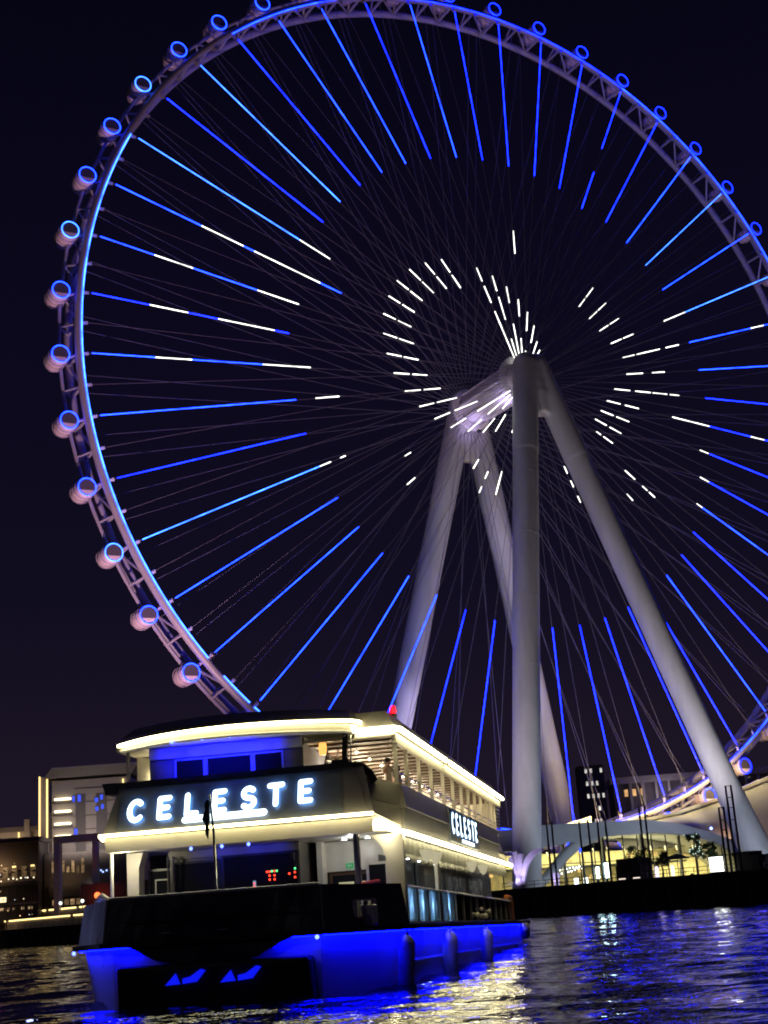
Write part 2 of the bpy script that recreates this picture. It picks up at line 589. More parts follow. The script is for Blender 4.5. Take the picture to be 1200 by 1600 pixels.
# capsules
def capsule():
    c0 = Vector((0, 0, 0))
    body = MB().lathe([(1.2, 0.25), (1.85, 0.3), (2.1, 0.9), (2.22, 2.4), (2.22, 4.4), (2.1, 6.2), (1.8, 7.0), (1.2, 7.4), (0.3, 7.6)], 22, c0, 'y')
    # lower half is painted shell
    b = body.build('capsule', M['capsule'], wheel, True)
    gl = MB()
    N = 9
    prof = [(2.0, 0.75), (2.15, 1.2), (2.27, 2.4), (2.27, 4.4), (2.16, 6.0), (1.9, 6.8)]
    vs = []
    for r, y in prof:
        for i in range(N):
            a = RAD(18) + (PI - RAD(36)) * i / (N - 1)
            vs.append((r * math.cos(a), y, r * math.sin(a)))
    gl.add(vs, [(j * N + i, j * N + i + 1, (j + 1) * N + i + 1, (j + 1) * N + i) for j in range(len(prof) - 1) for i in range(N - 1)])
    gl.build('canopy_glass', M['cglass'], b, True)
    MB().lathe([(1.78, 0.0), (1.78, 0.28)], 20, c0, 'y').build('end_window', M['cglass'], b, True)
    MB().prism([(1.72 * math.cos(a), 1.72 * math.sin(a)) for a in [RAD(205 + 130 * q / 8) for q in range(9)]], (0, -0.02, 0), (0, -0.01, 0)).build('window_reflection', M['capsule'], b)  # pale lower segment paints the reflection in the end window
    fr = MB()
    for i in range(3):
        fr.tube([(2.34 * math.cos(a), 1.8 + i * 1.9, 2.34 * math.sin(a)) for a in [2 * PI * j / 20 for j in range(20)]], 0.10, 5, closed=True)
    fr.build('mounting_ring', M['steel'], b, True)
    ring = MB().tube([(2.02 * math.cos(a), -0.05, 2.02 * math.sin(a)) for a in [2 * PI * j / 28 for j in range(28)]], 0.125, 6, closed=True)
    ring.build('light_ring', M['led_m'], b, True)
    MB().sphere((0, 6.2, -2.25), 0.34, 8, 5).build('downlight', M['lamp_w'], b, True)
    return b


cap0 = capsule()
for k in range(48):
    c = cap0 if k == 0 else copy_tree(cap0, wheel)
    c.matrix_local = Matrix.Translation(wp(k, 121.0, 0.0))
    kk = k if k < 24 else k - 48
    for ch in c.children:
        if ch.name.startswith('light_ring') and (kk in (3, 6, 11) or kk < 0):
            ch.data = ch.data.copy()
            ch.data.materials[0] = M['led_b'] if kk < 0 and kk != 3 else M['led_c']
        if ch.name.startswith('downlight') and not (-14 <= kk <= -4):
            bpy.data.objects.remove(ch)
    MB().tube([wp(k, 117.2, -7.0), wp(k, 119.0, -4.6)], 0.34, 7).build('capsule_arm', M['steel'], wheel, True)
    MB().tube([wp(k, 117.0, 0.4), wp(k, 119.0, -2.2)], 0.34, 7).build('capsule_arm', M['steel'], wheel, True)

# legs (near pair, far pair) in wheel coordinates: offset s, along x
def leg(sT, xT, sB, xB, r0, r1, flare=1.0):
    T = Vector((xT, -sT, ZH - 0.6)); B = Vector((xB, -sB, -0.5))
    d = (T - B).normalized()
    top = T + d * 2.6
    pts = []; rr = []
    for i in range(25):
        f = i / 24
        pts.append(B + (top - B) * f)
        q = r0 + (r1 - r0) * f
        z = f * (top - B).length
        q *= 1 + (flare - 1) * max(0, 1 - z / 26) ** 2
        rr.append(q)
    for i in range(1, 7):
        a = PI / 2 * i / 6
        pts.append(top + d * r1 * math.sin(a)); rr.append(max(0.05, r1 * math.cos(a)))
    ob = MB().tube(pts, rr, 40).build('leg', M['leg'], wheel, True)
    for i in range(3, 22, 3):
        dd = (pts[i + 1] - pts[i]).normalized()
        MB().tube([pts[i] - dd * 0.09, pts[i] + dd * 0.09], rr[i] + 0.05, 40).build('weld_ring', M['leg'], ob, True)
    return ob

mid = -3.31
for sgn in (1, -1):
    leg(mid + 15.71, -2.15 * sgn, mid + 41.12, -33.6 * sgn, 3.1, 3.22, 1.0 if sgn == 1 else 1.5)
    leg(mid - 17.09, -2.15 * sgn, mid - 33.1, -33.6 * sgn, 3.3, 3.4, 1.0)
# welded heads where each pair of legs meets
def leg_head(sT, sB, r, low, web):
    m = MB()
    for sg in (1, -1):
        T = Vector((-2.15 * sg, -sT, ZH - 0.6)); B = Vector((-33.6 * sg, -sB, -0.5))
        d = (T - B).normalized()
        m.tube([T - d * low, T + d * 2.6] + [T + d * (2.6 + r * math.sin(PI / 2 * i / 5)) for i in range(1, 6)], [r, r] + [max(0.05, r * math.cos(PI / 2 * i / 5)) for i in range(1, 6)], 32)
    d = (Vector((0, -sT, ZH - 0.6)) - Vector((0, -sB, -0.5))).normalized()
    c = Vector((0, -sT, ZH - 0.6))
    m.tube([c - d * web, c - d * (web * 0.55), c + d * 2.0], [r * 0.55, r * 0.9, r * 0.95], 24)
    o = m.build('leg_head', M['leg'], wheel, True)
    rm = o.modifiers.new('remesh', 'REMESH')
    rm.mode = 'VOXEL'
    rm.voxel_size = 0.36
    rm.use_smooth_shade = True
    sm = o.modifiers.new('smooth', 'SMOOTH')
    sm.iterations = 22
    sm.factor = 0.5
    return o

leg_head(mid + 15.71, mid + 41.12, 3.34, 26, 12.5)
leg_head(mid - 17.09, mid - 33.1, 3.52, 28, 13.5)
for sT in (mid + 15.71, mid - 17.09):
    MB().lathe([(2.6, -2.2), (4.0, -1.9), (4.2, 0), (4.0, 1.9), (2.6, 2.2)], 28, (0, -sT + (3.2 if sT > 0 else -3.2), ZH), 'y').build('bearing_housing', M['leg'], wheel, True)


# floodlights that light the wheel
def floodlight(label, loc, target, watts, color, angle, group='floodlights on the island aimed at the wheel'):
    loc = Vector(loc)
    t = thing('floodlight', label, 'floodlight', loc, 0, group)
    MB().box(-0.5, 0.5, -0.4, 0.4, 0, 0.35).tube([(0, 0, 0.35), (0, 0, 0.8)], 0.08, 8).build('base', M['dark_steel'], t)
    d = (Vector(target) - loc).normalized()
    hd = MB().tube([Vector((0, 0, 1.0)) - d * 0.45, Vector((0, 0, 1.0)) + d * 0.1], [0.25, 0.45], 14)
    hd.build('lamp_head', M['dark_steel'], t, True)
    MB().tube([Vector((0, 0, 1.0)) + d * 0.11, Vector((0, 0, 1.0)) + d * 0.15], 0.38, 14).build('lens', M['lamp_w'], t)
    spot('beam', t, Vector((0, 0, 1.0)) + d * 0.6, Vector((0, 0, 1.0)) + d * 50, watts, color, angle, 0.8, 0.6)
    return t


def w2(x, y, z=0):
    v = Matrix.Rotation(WYAW, 3, 'Z') @ Vector((x, y, z))
    return Vector((WC.x + v.x, WC.y + v.y, GZ + z))

PINK = (1.0, 0.60, 0.76)
LAV = (0.80, 0.70, 1.0)
floodlight('floodlight left of the wheel aimed up at the lit rim and capsules', w2(-122, -58), w2(-116, 0, 112), 5.0e5, PINK, 84)
floodlight('floodlight on the quay left of the near leg aimed at its shaft', w2(-78, -66), w2(-18, -30, 62), 1.2e5, (1.0, 0.88, 0.95), 70)
floodlight('floodlight between the four legs aimed up at hub', w2(-22, -20), w2(0, 6, ZH - 2), 7.0e5, (0.62, 0.48, 1.0), 17)
floodlight('floodlight ahead of the far legs washing them lavender', w2(-26, 3), w2(-10, 25, 70), 1.7e5, (0.74, 0.64, 1.0), 75)
floodlight('floodlight by the terminal aimed at the right near leg', w2(10, -52), w2(18, -26, 60), 6.5e4, (1.0, 0.92, 0.93), 80)
floodlight('floodlight right of the wheel aimed at its upper right rim', w2(95, -75), w2(85, 0, 170), 1.5e5, (1.0, 0.78, 0.78), 75)
floodlight('floodlight on the plaza aimed at the left half of the terminal roof', w2(-18, -72), w2(-14, -30, 12), 2.6e4, (0.70, 0.84, 1.0), 90)
floodlight('floodlight on the plaza aimed at the right half of the terminal roof', w2(12, -66), w2(18, -30, 10), 2.2e4, (0.74, 0.85, 1.0), 95)
for s, dy in ((S_NEAR, 3.2), (S_FAR, -3.2)):
    hb = MB().box(-0.5, 0.5, -s + dy - 0.4, -s + dy + 0.4, ZH - 7.6, ZH - 6.9).build('hub_lamp', M['dark_steel'], wheel)
    area('hub_lamp_light', wheel, (-3.2, -s + dy * 1.6, ZH - 9.0), (0, -s + dy * 0.4, ZH - 1), 600 if s > 0 else 240, (0.62, 0.48, 1.0), 1, 1)

# ------------------------------------------------------------------ BOAT
M['hull'] = pbr('hull_white', (0.75, 0.75, 0.76), 0.35, var=0.06, scale=0.8, streak=0.4)
M['black'] = pbr('gloss_black_paint', (0.012, 0.012, 0.016), 0.22, var=0.25, scale=1.2)
M['rubber'] = pbr('black_rubber', (0.012, 0.012, 0.013), 0.6, var=0.2, scale=4)
M['panel'] = pbr('grey_beige_panel', (0.27, 0.255, 0.235), 0.4, var=0.10, scale=0.9, streak=0.5)
M['panel_d'] = pbr('dark_grey_panel', (0.13, 0.125, 0.125), 0.35, var=0.15, scale=0.8)
M['crown'] = pbr('roof_grey', (0.22, 0.21, 0.18), 0.5, var=0.2, scale=0.8)
M['cream'] = pbr('cream_paint', (0.60, 0.565, 0.48), 0.45, var=0.08, scale=1.5)
M['ceil'] = pbr('ceiling_cream', (0.62, 0.56, 0.45), 0.55, var=0.06, scale=1.0)
M['wood'] = pbr('brown_slat', (0.075, 0.035, 0.020), 0.5, var=0.3, scale=3, streak=1)
M['glass'] = pbr('dark_glass', (0.012, 0.013, 0.018), 0.05, var=0.0, spec=0.6)
M['clear'] = pbr('vinyl_curtain', (0.42, 0.62, 0.80), 0.15, var=0.5, scale=2.0, streak=0.2)  # blue of water and hull light put into the curtain colour
cn_ = M['clear'].node_tree
tr_ = cn_.nodes.new('ShaderNodeBsdfTranslucent')
tr_.inputs['Color'].default_value = (0.35, 0.62, 0.95, 1)
mx_ = cn_.nodes.new('ShaderNodeMixShader')
mx_.inputs[0].default_value = 0.55
cn_.links.new(cn_.nodes['Principled BSDF'].outputs[0], mx_.inputs[1])
cn_.links.new(tr_.outputs[0], mx_.inputs[2])
cn_.links.new(mx_.outputs[0], cn_.nodes['Material Output'].inputs['Surface'])
M['deckm'] = pbr('deck_grey', (0.16, 0.16, 0.17), 0.6, var=0.15, scale=1.5)
M['chrome'] = pbr('stainless', (0.55, 0.55, 0.56), 0.22, 1.0, var=0.0)
M['frame'] = pbr('window_frame_white', (0.62, 0.61, 0.60), 0.35, var=0.05)
M['red'] = pbr('red_panel', (0.30, 0.015, 0.015), 0.4, var=0.15)
M['orange'] = pbr('orange_paint', (0.55, 0.16, 0.02), 0.45, var=0.15)
M['green'] = emis('exit_sign_green', (0.02, 0.35, 0.12), 0.8)
M['strip'] = emis('led_strip_warm', (1.0, 0.87, 0.44), 12.0)
M['strip2'] = emis('led_strip_warm_side', (1.0, 0.88, 0.48), 23.0)
M['letter'] = emis('sign_letter_white', (0.80, 0.97, 1.0), 3.2)
M['letter_back'] = emis('sign_letter_halo', (0.05, 0.32, 0.9), 16.0)
M['hull_led'] = emis('hull_led_blue', (0.0003, 0.001, 1.0), 55.0)
M['bluelamp'] = emis('small_blue_lamp', (0.10, 0.16, 1.0), 6.0)
M['redlamp'] = emis('red_lamp', (1.0, 0.004, 0.008), 6.0)
M['ind_r'] = emis('indicator_red', (1.0, 0.05, 0.02), 3.0)
M['ind_g'] = emis('indicator_green', (0.1, 1.0, 0.3), 2.0)
M['bulb'] = emis('bulb_warm', (1.0, 0.86, 0.62), 9.0)
M['amber'] = emis('amber_light', (1.0, 0.50, 0.12), 1.4)

S_ = Vector((0.98417259, -0.17721264, 0)); A_ = Vector((0.17718968, 0.98404511, -0.01609474)); U_ = Vector((0.00285219, 0.01584, 0.99987047))
B0 = Vector((-0.09684, 42.77582, -0.43072 + CAM_H)) - S_ * 5.1 - U_ * 1.7
boat = thing('passenger_boat', 'two deck party boat with CELESTE sign, yellow light strips and blue lit hull', 'boat')
boat.matrix_world = Matrix(((S_.x, A_.x, U_.x, B0.x), (S_.y, A_.y, U_.y, B0.y), (S_.z, A_.z, U_.z, B0.z), (0, 0, 0, 1)))

LEN = 34.0
# hull: plan outlines at waterline and at rub rail
def outline(hw, fw_, fy, y0, stern):
    return [(0.38 - fw_, fy), (fw_, fy), (hw, y0), (hw, stern), (-hw - 0.15, stern), (-hw - 0.15, y0)]
top = outline(4.95, 3.2, -3.3, 0.15, LEN - 0.1)
bot = outline(4.7, 3.15, -3.1, 0.8, LEN - 0.7)
hm = MB()
levels = [(-0.9, 0.0), (-0.45, 0.16), (0.0, 0.34), (0.4, 0.5), (0.8, 0.66), (1.2, 0.83), (1.62, 1.0)]
def dens(o, k=8):
    return [(o[i][0] + (o[(i + 1) % 6][0] - o[i][0]) * j / k, o[i][1] + (o[(i + 1) % 6][1] - o[i][1]) * j / k) for i in range(6) for j in range(k)]
bot = dens(bot); top = dens(top)
vs = []
for z, f in levels:
    for (x0, y0), (x1, y1) in zip(bot, top):
        vs.append((x0 + (x1 - x0) * f, y0 + (y1 - y0) * f, z))
n6 = 48
fs = [(i * n6 + k, i * n6 + (k + 1) % n6, (i + 1) * n6 + (k + 1) % n6, (i + 1) * n6 + k) for i in range(len(levels) - 1) for k in range(n6)]
fs += [tuple(range(n6 - 1, -1, -1)), tuple(n6 * (len(levels) - 1) + i for i in range(n6))]
hm.add(vs, fs)
hm.build('hull', M['hull'], boat, True)
# rub rail: rubber band with a lip, and the blue strip hidden beneath it
rp = outline(5.2, 3.35, -3.55, 0.1, LEN)
rub = MB()
for i in (5, 0, 1, 2, 3, 4):
    a = rp[i]; b = rp[(i + 1) % 6]
    rub.bar((a[0], a[1], 1.69), (b[0], b[1], 1.69), 0.26, 0.15)
rub.build('rub_rail', M['rubber'], boat)
lr = outline(5.12, 3.28, -3.42, 0.13, LEN - 0.1)
for i in (5, 1, 2, 4):
    a = Vector((*lr[i], 1.595)); b = Vector((*lr[(i + 1) % 6], 1.595))
    MB().bar(a + (b - a) * 0.02, b - (b - a) * 0.02, 0.07, 0.03).build('blue_hull_light', M['hull_led'], boat)
a = Vector((-2.85, -3.44, 1.595)); b = Vector((-1.9, -3.44, 1.595))
MB().bar(a, b, 0.07, 0.03).build('blue_hull_light', M['hull_led'], boat)
MB().bar((1.8, -3.44, 1.595), (3.15, -3.44, 1.595), 0.07, 0.03).build('blue_hull_light', M['hull_led'], boat)
# foredeck and main deck
dk = MB()
dk.prism([(x * 0.995, y) for x, y in outline(4.95, 3.2, -3.3, 0.15, LEN - 0.15)], (0, 0, 0.10), (0, 0, 1.63), (1, 0, 0), (0, 1, 0))
dk.build('main_deck', M['deckm'], boat)
# bow bulwark, flat front with a dipping lower edge (the nacelle between the hulls)
lo = [(-2.95, 1.74), (-2.55, 1.70), (-2.1, 1.56), (-1.5, 1.24), (-0.7, 1.02), (0.9, 1.02), (1.5, 1.18), (2.1, 1.48), (2.7, 1.68), (3.3, 1.76)]
fb = MB()
N = len(lo)
front = [(x, -3.58, z) for x, z in lo] + [(x * 0.985, -3.36, 2.93 + 0.002 * x) for x, z in reversed(lo)]
back = [(x, y + 0.12, z) for x, y, z in front]
fs = [(i, i + 1, 2 * N - 2 - i, 2 * N - 1 - i) for i in range(N - 1)]
nn = 2 * N
fb.add(front + back, fs + [tuple(nn + k for k in reversed(q)) for q in fs] + [(i, (i + 1) % nn, nn + (i + 1) % nn, nn + i) for i in range(nn)])
fb.build('bow_bulwark', M['black'], boat)
MB().tube([(-2.9, -3.3, 2.96), (3.25, -3.3, 2.97)], 0.045, 8).build('bulwark_cap', M['frame'], boat, True)
M['port_panel'] = pbr('black_paint_lit_grey', (0.55, 0.57, 0.68), 0.3, var=0.5, scale=1.1, streak=0.4)  # grey of reflected shore and lamp light put into the panel colour
for sg in (1, -1):
    c = MB()
    def P(x, y, z): return (sg * x, y, z)
    yb0, yb1 = -3.52, 0.05
    A1 = Vector((3.36, -3.50, 1.76)); A2 = Vector((5.1, 0.05, 1.76)); A3 = Vector((4.95, -0.15, 2.93)); A4 = Vector((3.28, -3.34, 2.95))
    inn = Vector((-0.10, 0.05, 0))
    if sg == 1:
        # starboard panel with an open fairlead window in it
        e1 = A2 - A1; e2 = A4 - A1
        def Q(u, v):
            lo_ = A1 + (A2 - A1) * u; hi_ = A4 + (A3 - A4) * u
            return lo_ + (hi_ - lo_) * v
        us = [0, 0.36, 0.62, 1]; vv = [0, 0.22, 0.62, 1]
        for i in range(3):
            for j in range(3):
                if i == 1 and j == 1: continue
                q = [Q(us[i], vv[j]), Q(us[i + 1], vv[j]), Q(us[i + 1], vv[j + 1]), Q(us[i], vv[j + 1])]
                c.hexa([q[0], q[1], q[1] + inn, q[0] + inn], [q[3], q[2], q[2] + inn, q[3] + inn])
        o = c.build('bow_side_panel', M['black'], boat)
        fr = MB()
        w0, w1, w2_, w3 = Q(0.36, 0.22), Q(0.62, 0.22), Q(0.62, 0.62), Q(0.36, 0.62)
        for a, b in ((w0, w1), (w1, w2_), (w2_, w3), (w3, w0)):
            fr.bar(a, b, 0.16, 0.05)
        fr.build('fairlead_frame', M['chrome'], o)
        MB().box(4.05, 4.5, -1.9, -1.6, 1.78, 2.35).build('mooring_box', M['frame'], boat, bevel=0.05)
        point('mooring_box_fill', boat, (4.3, -1.15, 2.7), 4.0, (1.0, 0.9, 0.8), 0.15)  # added lamp, brightens the mooring box seen through the opening
    else:
        q = [Vector((-2.98, -3.5, 1.76)), Vector((-5.28, 0.05, 1.76)), Vector((-5.0, -0.15, 2.93)), Vector((-2.92, -3.34, 2.95))]
        inn = Vector((0.10, 0.05, 0))
        c.hexa([q[0], q[1], q[1] + inn, q[0] + inn], [q[3], q[2], q[2] + inn, q[3] + inn])
        c.build('bow_side_panel', M['port_panel'], boat)
    cx_ = 3.36 if sg > 0 else -2.98
    cn = MB().bar((cx_, -3.56, 1.72), (cx_ * 0.98, -3.38, 2.95), 0.06, 0.06)
    cn.build('corner_trim', M['panel'], boat)
point('corner_glow', boat, (-6.1, -2.2, 2.3), 14, (0.40, 0.48, 1.0), 0.03)
for x in (-1.1, 0.55):
    cl_ = MB().tube([(x - 0.14, -3.66, 1.92), (x + 0.14, -3.66, 1.92)], 0.035, 8).tube([(x, -3.56, 1.92), (x, -3.66, 1.92)], 0.03, 8)
    cl_.build('cleat', M['chrome'], boat, True)
MB().box(-2.4, 2.6, -3.605, -3.565, 2.28, 2.31).build('seam_batten', M['rubber'], boat)
# black block across the lower bow front
bb = MB()
bb.hexa([(-2.5, -3.75, -0.6), (3.1, -3.75, -0.6), (3.1, -3.0, -0.6), (-2.5, -3.0, -0.6)], [(-2.5, -3.9, 1.10), (3.0, -3.9, 1.10), (3.0, -3.0, 1.10), (-2.5, -3.0, 1.10)])
bb.build('bow_block', M['rubber'], boat, bevel=0.12)
for y in (3.2, 8.0, 12.8, 17.6, 22.4, 27.2):
    MB().bar((4.97, y, 1.55), (4.72, y, 0.05), 0.05, 0.045, (1, 0, 0.2)).build('hull_seam', M['hull'], boat)
MB().tube([(4.86, 0.9, 0.72), (4.86, LEN - 0.6, 0.72)], 0.05, 6).build('spray_rail', M['hull'], boat, True)
for x in (-1.05, 0.52):
    g = MB()
    g.prism([(0, 0), (0.42, 0.02), (0.30, 0.30)], (0, -0.06, 0), (x, -3.9, 0.55))
    g.prism([(0.5, 0.0), (0.9, 0.04), (1.15, 0.32), (1.02, 0.36), (0.72, 0.18), (0.5, 0.14)], (0, -0.06, 0), (x, -3.9, 0.57))
    g.build('glowing_bow_bracket', emis('bracket_glow_blue', (0.004, 0.01, 1.0), 0.9), boat)  # brackets glow by themselves in place of blue light falling on them
for x, y in ((-5.36, -0.1), (3.2, -3.66)):
    MB().sphere((x, y, 1.56), 0.06, 8, 5).build('corner_lamp', M['bluelamp'], boat, True)

# ---- lower cabin
M['glass2'] = pbr('smoked_glass', (0.012, 0.012, 0.016), 0.3, var=0.3, scale=0.8, spec=0.3)
MB().box(-4.1, 4.05, 3.2, 28.5, 1.75, 4.5).build('cabin', M['glass2'], boat)
# upper deck slab with soffit
sl = MB().prism([(-3.9, -0.25), (4.2, -0.25), (4.9, 0.6), (4.9, 29), (-4.9, 29), (-4.9, 4.2), (-3.9, 0.8)], (0, 0, 0.42), (0, 0, 4.5), (1, 0, 0), (0, 1, 0))
sl.build('upper_deck', M['cream'], boat)
# front fascia under the sign, and side fascia
MB().hexa([(-4.08, -0.62, 4.44), (4.3, -0.62, 4.44), (4.2, -0.2, 4.44), (-4.05, -0.2, 4.44)], [(-4.12, -0.72, 4.86), (4.35, -0.72, 4.86), (4.2, -0.2, 4.86), (-4.05, -0.2, 4.86)]).build('front_fascia', M['cream'], boat)
MB().bar((-4.16, -0.93, 4.93), (4.40, -0.93, 4.96), 0.09, 0.09).build('light_strip', M['strip'], boat)
MB().bar((-4.16, -0.93, 4.93), (-4.5, 0.2, 4.90), 0.09, 0.09).build('light_strip', M['strip'], boat)
# wheelhouse (lower front), windows and instruments
wh = MB().box(-2.75, 1.5, 1.4, 3.2, 1.73, 4.5).build('wheelhouse', M['panel_d'], boat)
def framed(name, x0, x1, z0, z1, y, parent, fm, gm, t=0.07, mull=()):
    f = MB()
    f.box(x0 - t, x1 + t, y - 0.05, y, z0 - t, z0).box(x0 - t, x1 + t, y - 0.05, y, z1, z1 + t)
    f.box(x0 - t, x0, y - 0.05, y, z0, z1).box(x1, x1 + t, y - 0.05, y, z0, z1)
    for q in mull: f.box(q - t / 2, q + t / 2, y - 0.05, y, z0, z1)
    fo = f.build(name, fm, parent)
    MB().box(x0, x1, y - 0.025, y - 0.012, z0, z1).build('pane', gm, fo)
    return fo
framed('window', -2.62, -1.15, 2.9, 4.05, 1.39, boat, M['rubber'], M['glass'])
framed('window', -0.95, 1.4, 2.9, 4.15, 1.39, boat, M['rubber'], M['glass'])
MB().box(-2.77, 1.52, 1.30, 1.40, 4.22, 4.44).build('wheelhouse_visor', M['panel'], boat)
con = MB().box(-0.4, 1.5, 1.28, 1.335, 2.92, 2.98).build('instrument_ledge', M['rubber'], boat)
for i, (x, z, k) in enumerate([(0.62, 3.62, 'r'), (0.70, 3.62, 'r'), (0.78, 3.63, 'g'), (0.86, 3.63, 'r'), (0.94, 3.63, 'g'), (0.70, 3.50, 'r'), (0.86, 3.50, 'r'), (0.70, 3.38, 'r'), (0.86, 3.38, 'r'), (0.2, 3.30, 'r'), (0.2, 3.20, 'r'), (1.34, 3.52, 'r'), (1.52, 3.55, 'r'), (1.52, 3.40, 'r'), (1.53, 3.66, 'g')]):
    MB().sphere((x - 0.18, 1.345, z), 0.035, 6, 4).build('indicator', M['ind_' + k], boat)
MB().box(-0.02, 0.07, 1.335, 1.36, 3.18, 3.38).build('instrument_screen', emis('screen_cyan', (0.3, 0.6, 0.9), 0.5), boat)
# port side of the front: pillar, door, windscreen panels
MB().tube([(-4.05, -0.2, 1.73), (-4.08, -0.2, 4.46)], 0.06, 8).build('post', M['frame'], boat, True)
MB().prism([(-3.86, 1.73), (-3.52, 1.73), (-3.50, 4.0), (-3.42, 4.25), (-3.36, 4.46), (-3.90, 4.46)], (0, 0.5, 0), (0, 0.6, 0)).build('pillar', M['cream'], boat)
framed('door', -3.45, -2.75, 1.8, 3.9, 1.5, boat, M['panel_d'], M['glass'])
framed('door', -3.2, -2.82, 1.9, 3.6, 1.38, boat, M['frame'], M['glass'], 0.04)
for x in (-2.72, -2.55): MB().tube([(x, 1.2, 1.8), (x + 0.02, 1.05, 4.3)], 0.045, 8).build('grab_pole', M['chrome'], boat, True)
# starboard of the wheelhouse: open lobby with white wall, dark door, exit sign
MB().box(1.8, 4.05, 3.02, 3.18, 3.55, 4.48).build('lobby_wall', M['frame'], boat)
MB().box(1.8, 1.98, 2.4, 3.0, 1.73, 4.48).build('lobby_wall', M['frame'], boat)
dw = MB().box(2.05, 3.4, 3.0, 3.1, 1.75, 3.5).build('doorway', M['wood'], boat)
MB().box(2.15, 3.3, 2.985, 2.999, 1.78, 3.42).build('pane', M['glass'], dw)
for x, w in ((2.35, 0.5), (2.98, 0.24)): MB().box(x, x + w, 2.965, 2.98, 2.75, 3.2).build('poster', emis('poster_glow', (0.75, 0.72, 0.42), 0.55), dw)
MB().box(3.42, 4.0, 2.98, 3.1, 1.75, 3.2).build('red_wall_panel', M['red'], boat)
ex = MB().box(2.62, 2.86, 2.97, 3.0, 3.62, 3.78).build('exit_sign', M['green'], boat)
pict = MB().box(2.68, 2.71, 2.962, 2.968, 3.65, 3.74).box(2.73, 2.80, 2.962, 2.968, 3.68, 3.72)
pict.build('pictogram', M['frame'], ex)
for x in (2.85, 3.6): MB().lathe([(0.09, -0.03), (0.06, 0.0)], 12, (x, 1.9, 4.47)).build('ceiling_spot', M['lamp_w'], boat)
point('lobby_light', boat, (3.1, 1.7, 4.2), 15, (0.95, 0.95, 1.0), 0.1)
MB().tube([(3.72, -0.05, 1.73), (3.70, -0.05, 4.46)], 0.055, 8).build('post', M['chrome'], boat, True)
MB().tube([(3.62, 0.0, 1.73), (3.60, 0.0, 4.46)], 0.06, 8).build('post', M['panel_d'], boat, True)
framed('window', 3.9, 4.42, 2.2, 3.55, 0.4, boat, M['frame'], M['glass'], 0.08)
MB().prism([(4.5, 1.73), (5.02, 1.73), (5.05, 4.40), (4.0, 4.40), (4.28, 4.22), (4.42, 4.0), (4.5, 3.7)], (0, 0.35, 0), (0, 0.1, 0)).build('pillar', M['cream'], boat)
MB().tube([(3.75, -0.1, 3.0), (4.3, -0.1, 3.05)], 0.05, 8).build('lifebuoy_bar', M['red'], boat, True)
point('pillar_fill', boat, (4.55, -0.45, 4.25), 16, (1.0, 0.92, 0.66), 0.05)  # added lamp without a fitting, brightens the starboard pillar
point('port_pillar_fill', boat, (-3.62, -0.35, 4.2), 46, (1.0, 0.92, 0.62), 0.1)  # added to brighten the port pillar, no lamp of its own there
# blue spots under the fascia and under the visor
for i, x in enumerate((-1.40, -0.42, 0.42)):
    MB().sphere((x, -0.5, 4.38), 0.055, 8, 5).build('blue_spot', M['bluelamp'], boat, True)
    spot('blue_beam', boat, (x, -0.4, 4.34), (x + 0.1, 1.4, 4.05), 45, (0.01, 0.02, 1.0), 60, 0.8, 0.05)

# ---- sign parapet on the upper deck front
pf = MB()
b4 = [(-4.14, -0.75, 4.98), (4.40, -0.75, 5.0), (4.25, -0.1, 5.0), (-4.05, -0.1, 4.98)]
t4 = [(-3.75, -0.35, 6.42), (4.05, -0.35, 6.46), (4.0, 0.2, 6.46), (-3.75, 0.2, 6.42)]
pf.hexa(b4, t4)
pf.build('sign_parapet', M['panel_d'], boat)
def fp(x, z, out=0.0):
    """point on the sloping sign face"""
    f = (z - 4.98) / (6.42 - 4.98)
    return Vector((x, -0.75 + 0.40 * f - out * 0.96, z - out * 0.27))
sg_ = MB()
q = [fp(-3.75, 5.06, 0.03), fp(3.45, 5.06, 0.03), fp(3.40, 6.40, 0.03), fp(-3.60, 6.36, 0.03)]
qi = [fp(-3.75, 5.06, 0.003), fp(3.45, 5.06, 0.003), fp(3.40, 6.40, 0.003), fp(-3.60, 6.36, 0.003)]
sg_.add(q + qi, [(0, 1, 2, 3), (7, 6, 5, 4), (0, 4, 5, 1), (1, 5, 6, 2), (2, 6, 7, 3), (3, 7, 4, 0)])
M['signpanel'] = pbr('gloss_sign_panel', (0.075, 0.085, 0.11), 0.33, var=0.2, scale=0.9)
sign = sg_.build('sign_panel', M['signpanel'], boat)
for x0, x1 in ((3.5, 4.05),):
    c = MB()
    q = [fp(x0, 5.08, 0.02), fp(x1 + 0.15, 5.08, 0.02), fp(x1 - 0.12, 6.1, 0.02), fp(x0, 6.2, 0.02)]
    qi = [v + Vector((0, 0.016, 0)) for v in q]
    c.add(q + qi, [(0, 1, 2, 3), (7, 6, 5, 4), (0, 4, 5, 1), (1, 5, 6, 2), (2, 6, 7, 3), (3, 7, 4, 0)])
    c.build('end_panel', M['panel_d'], boat)
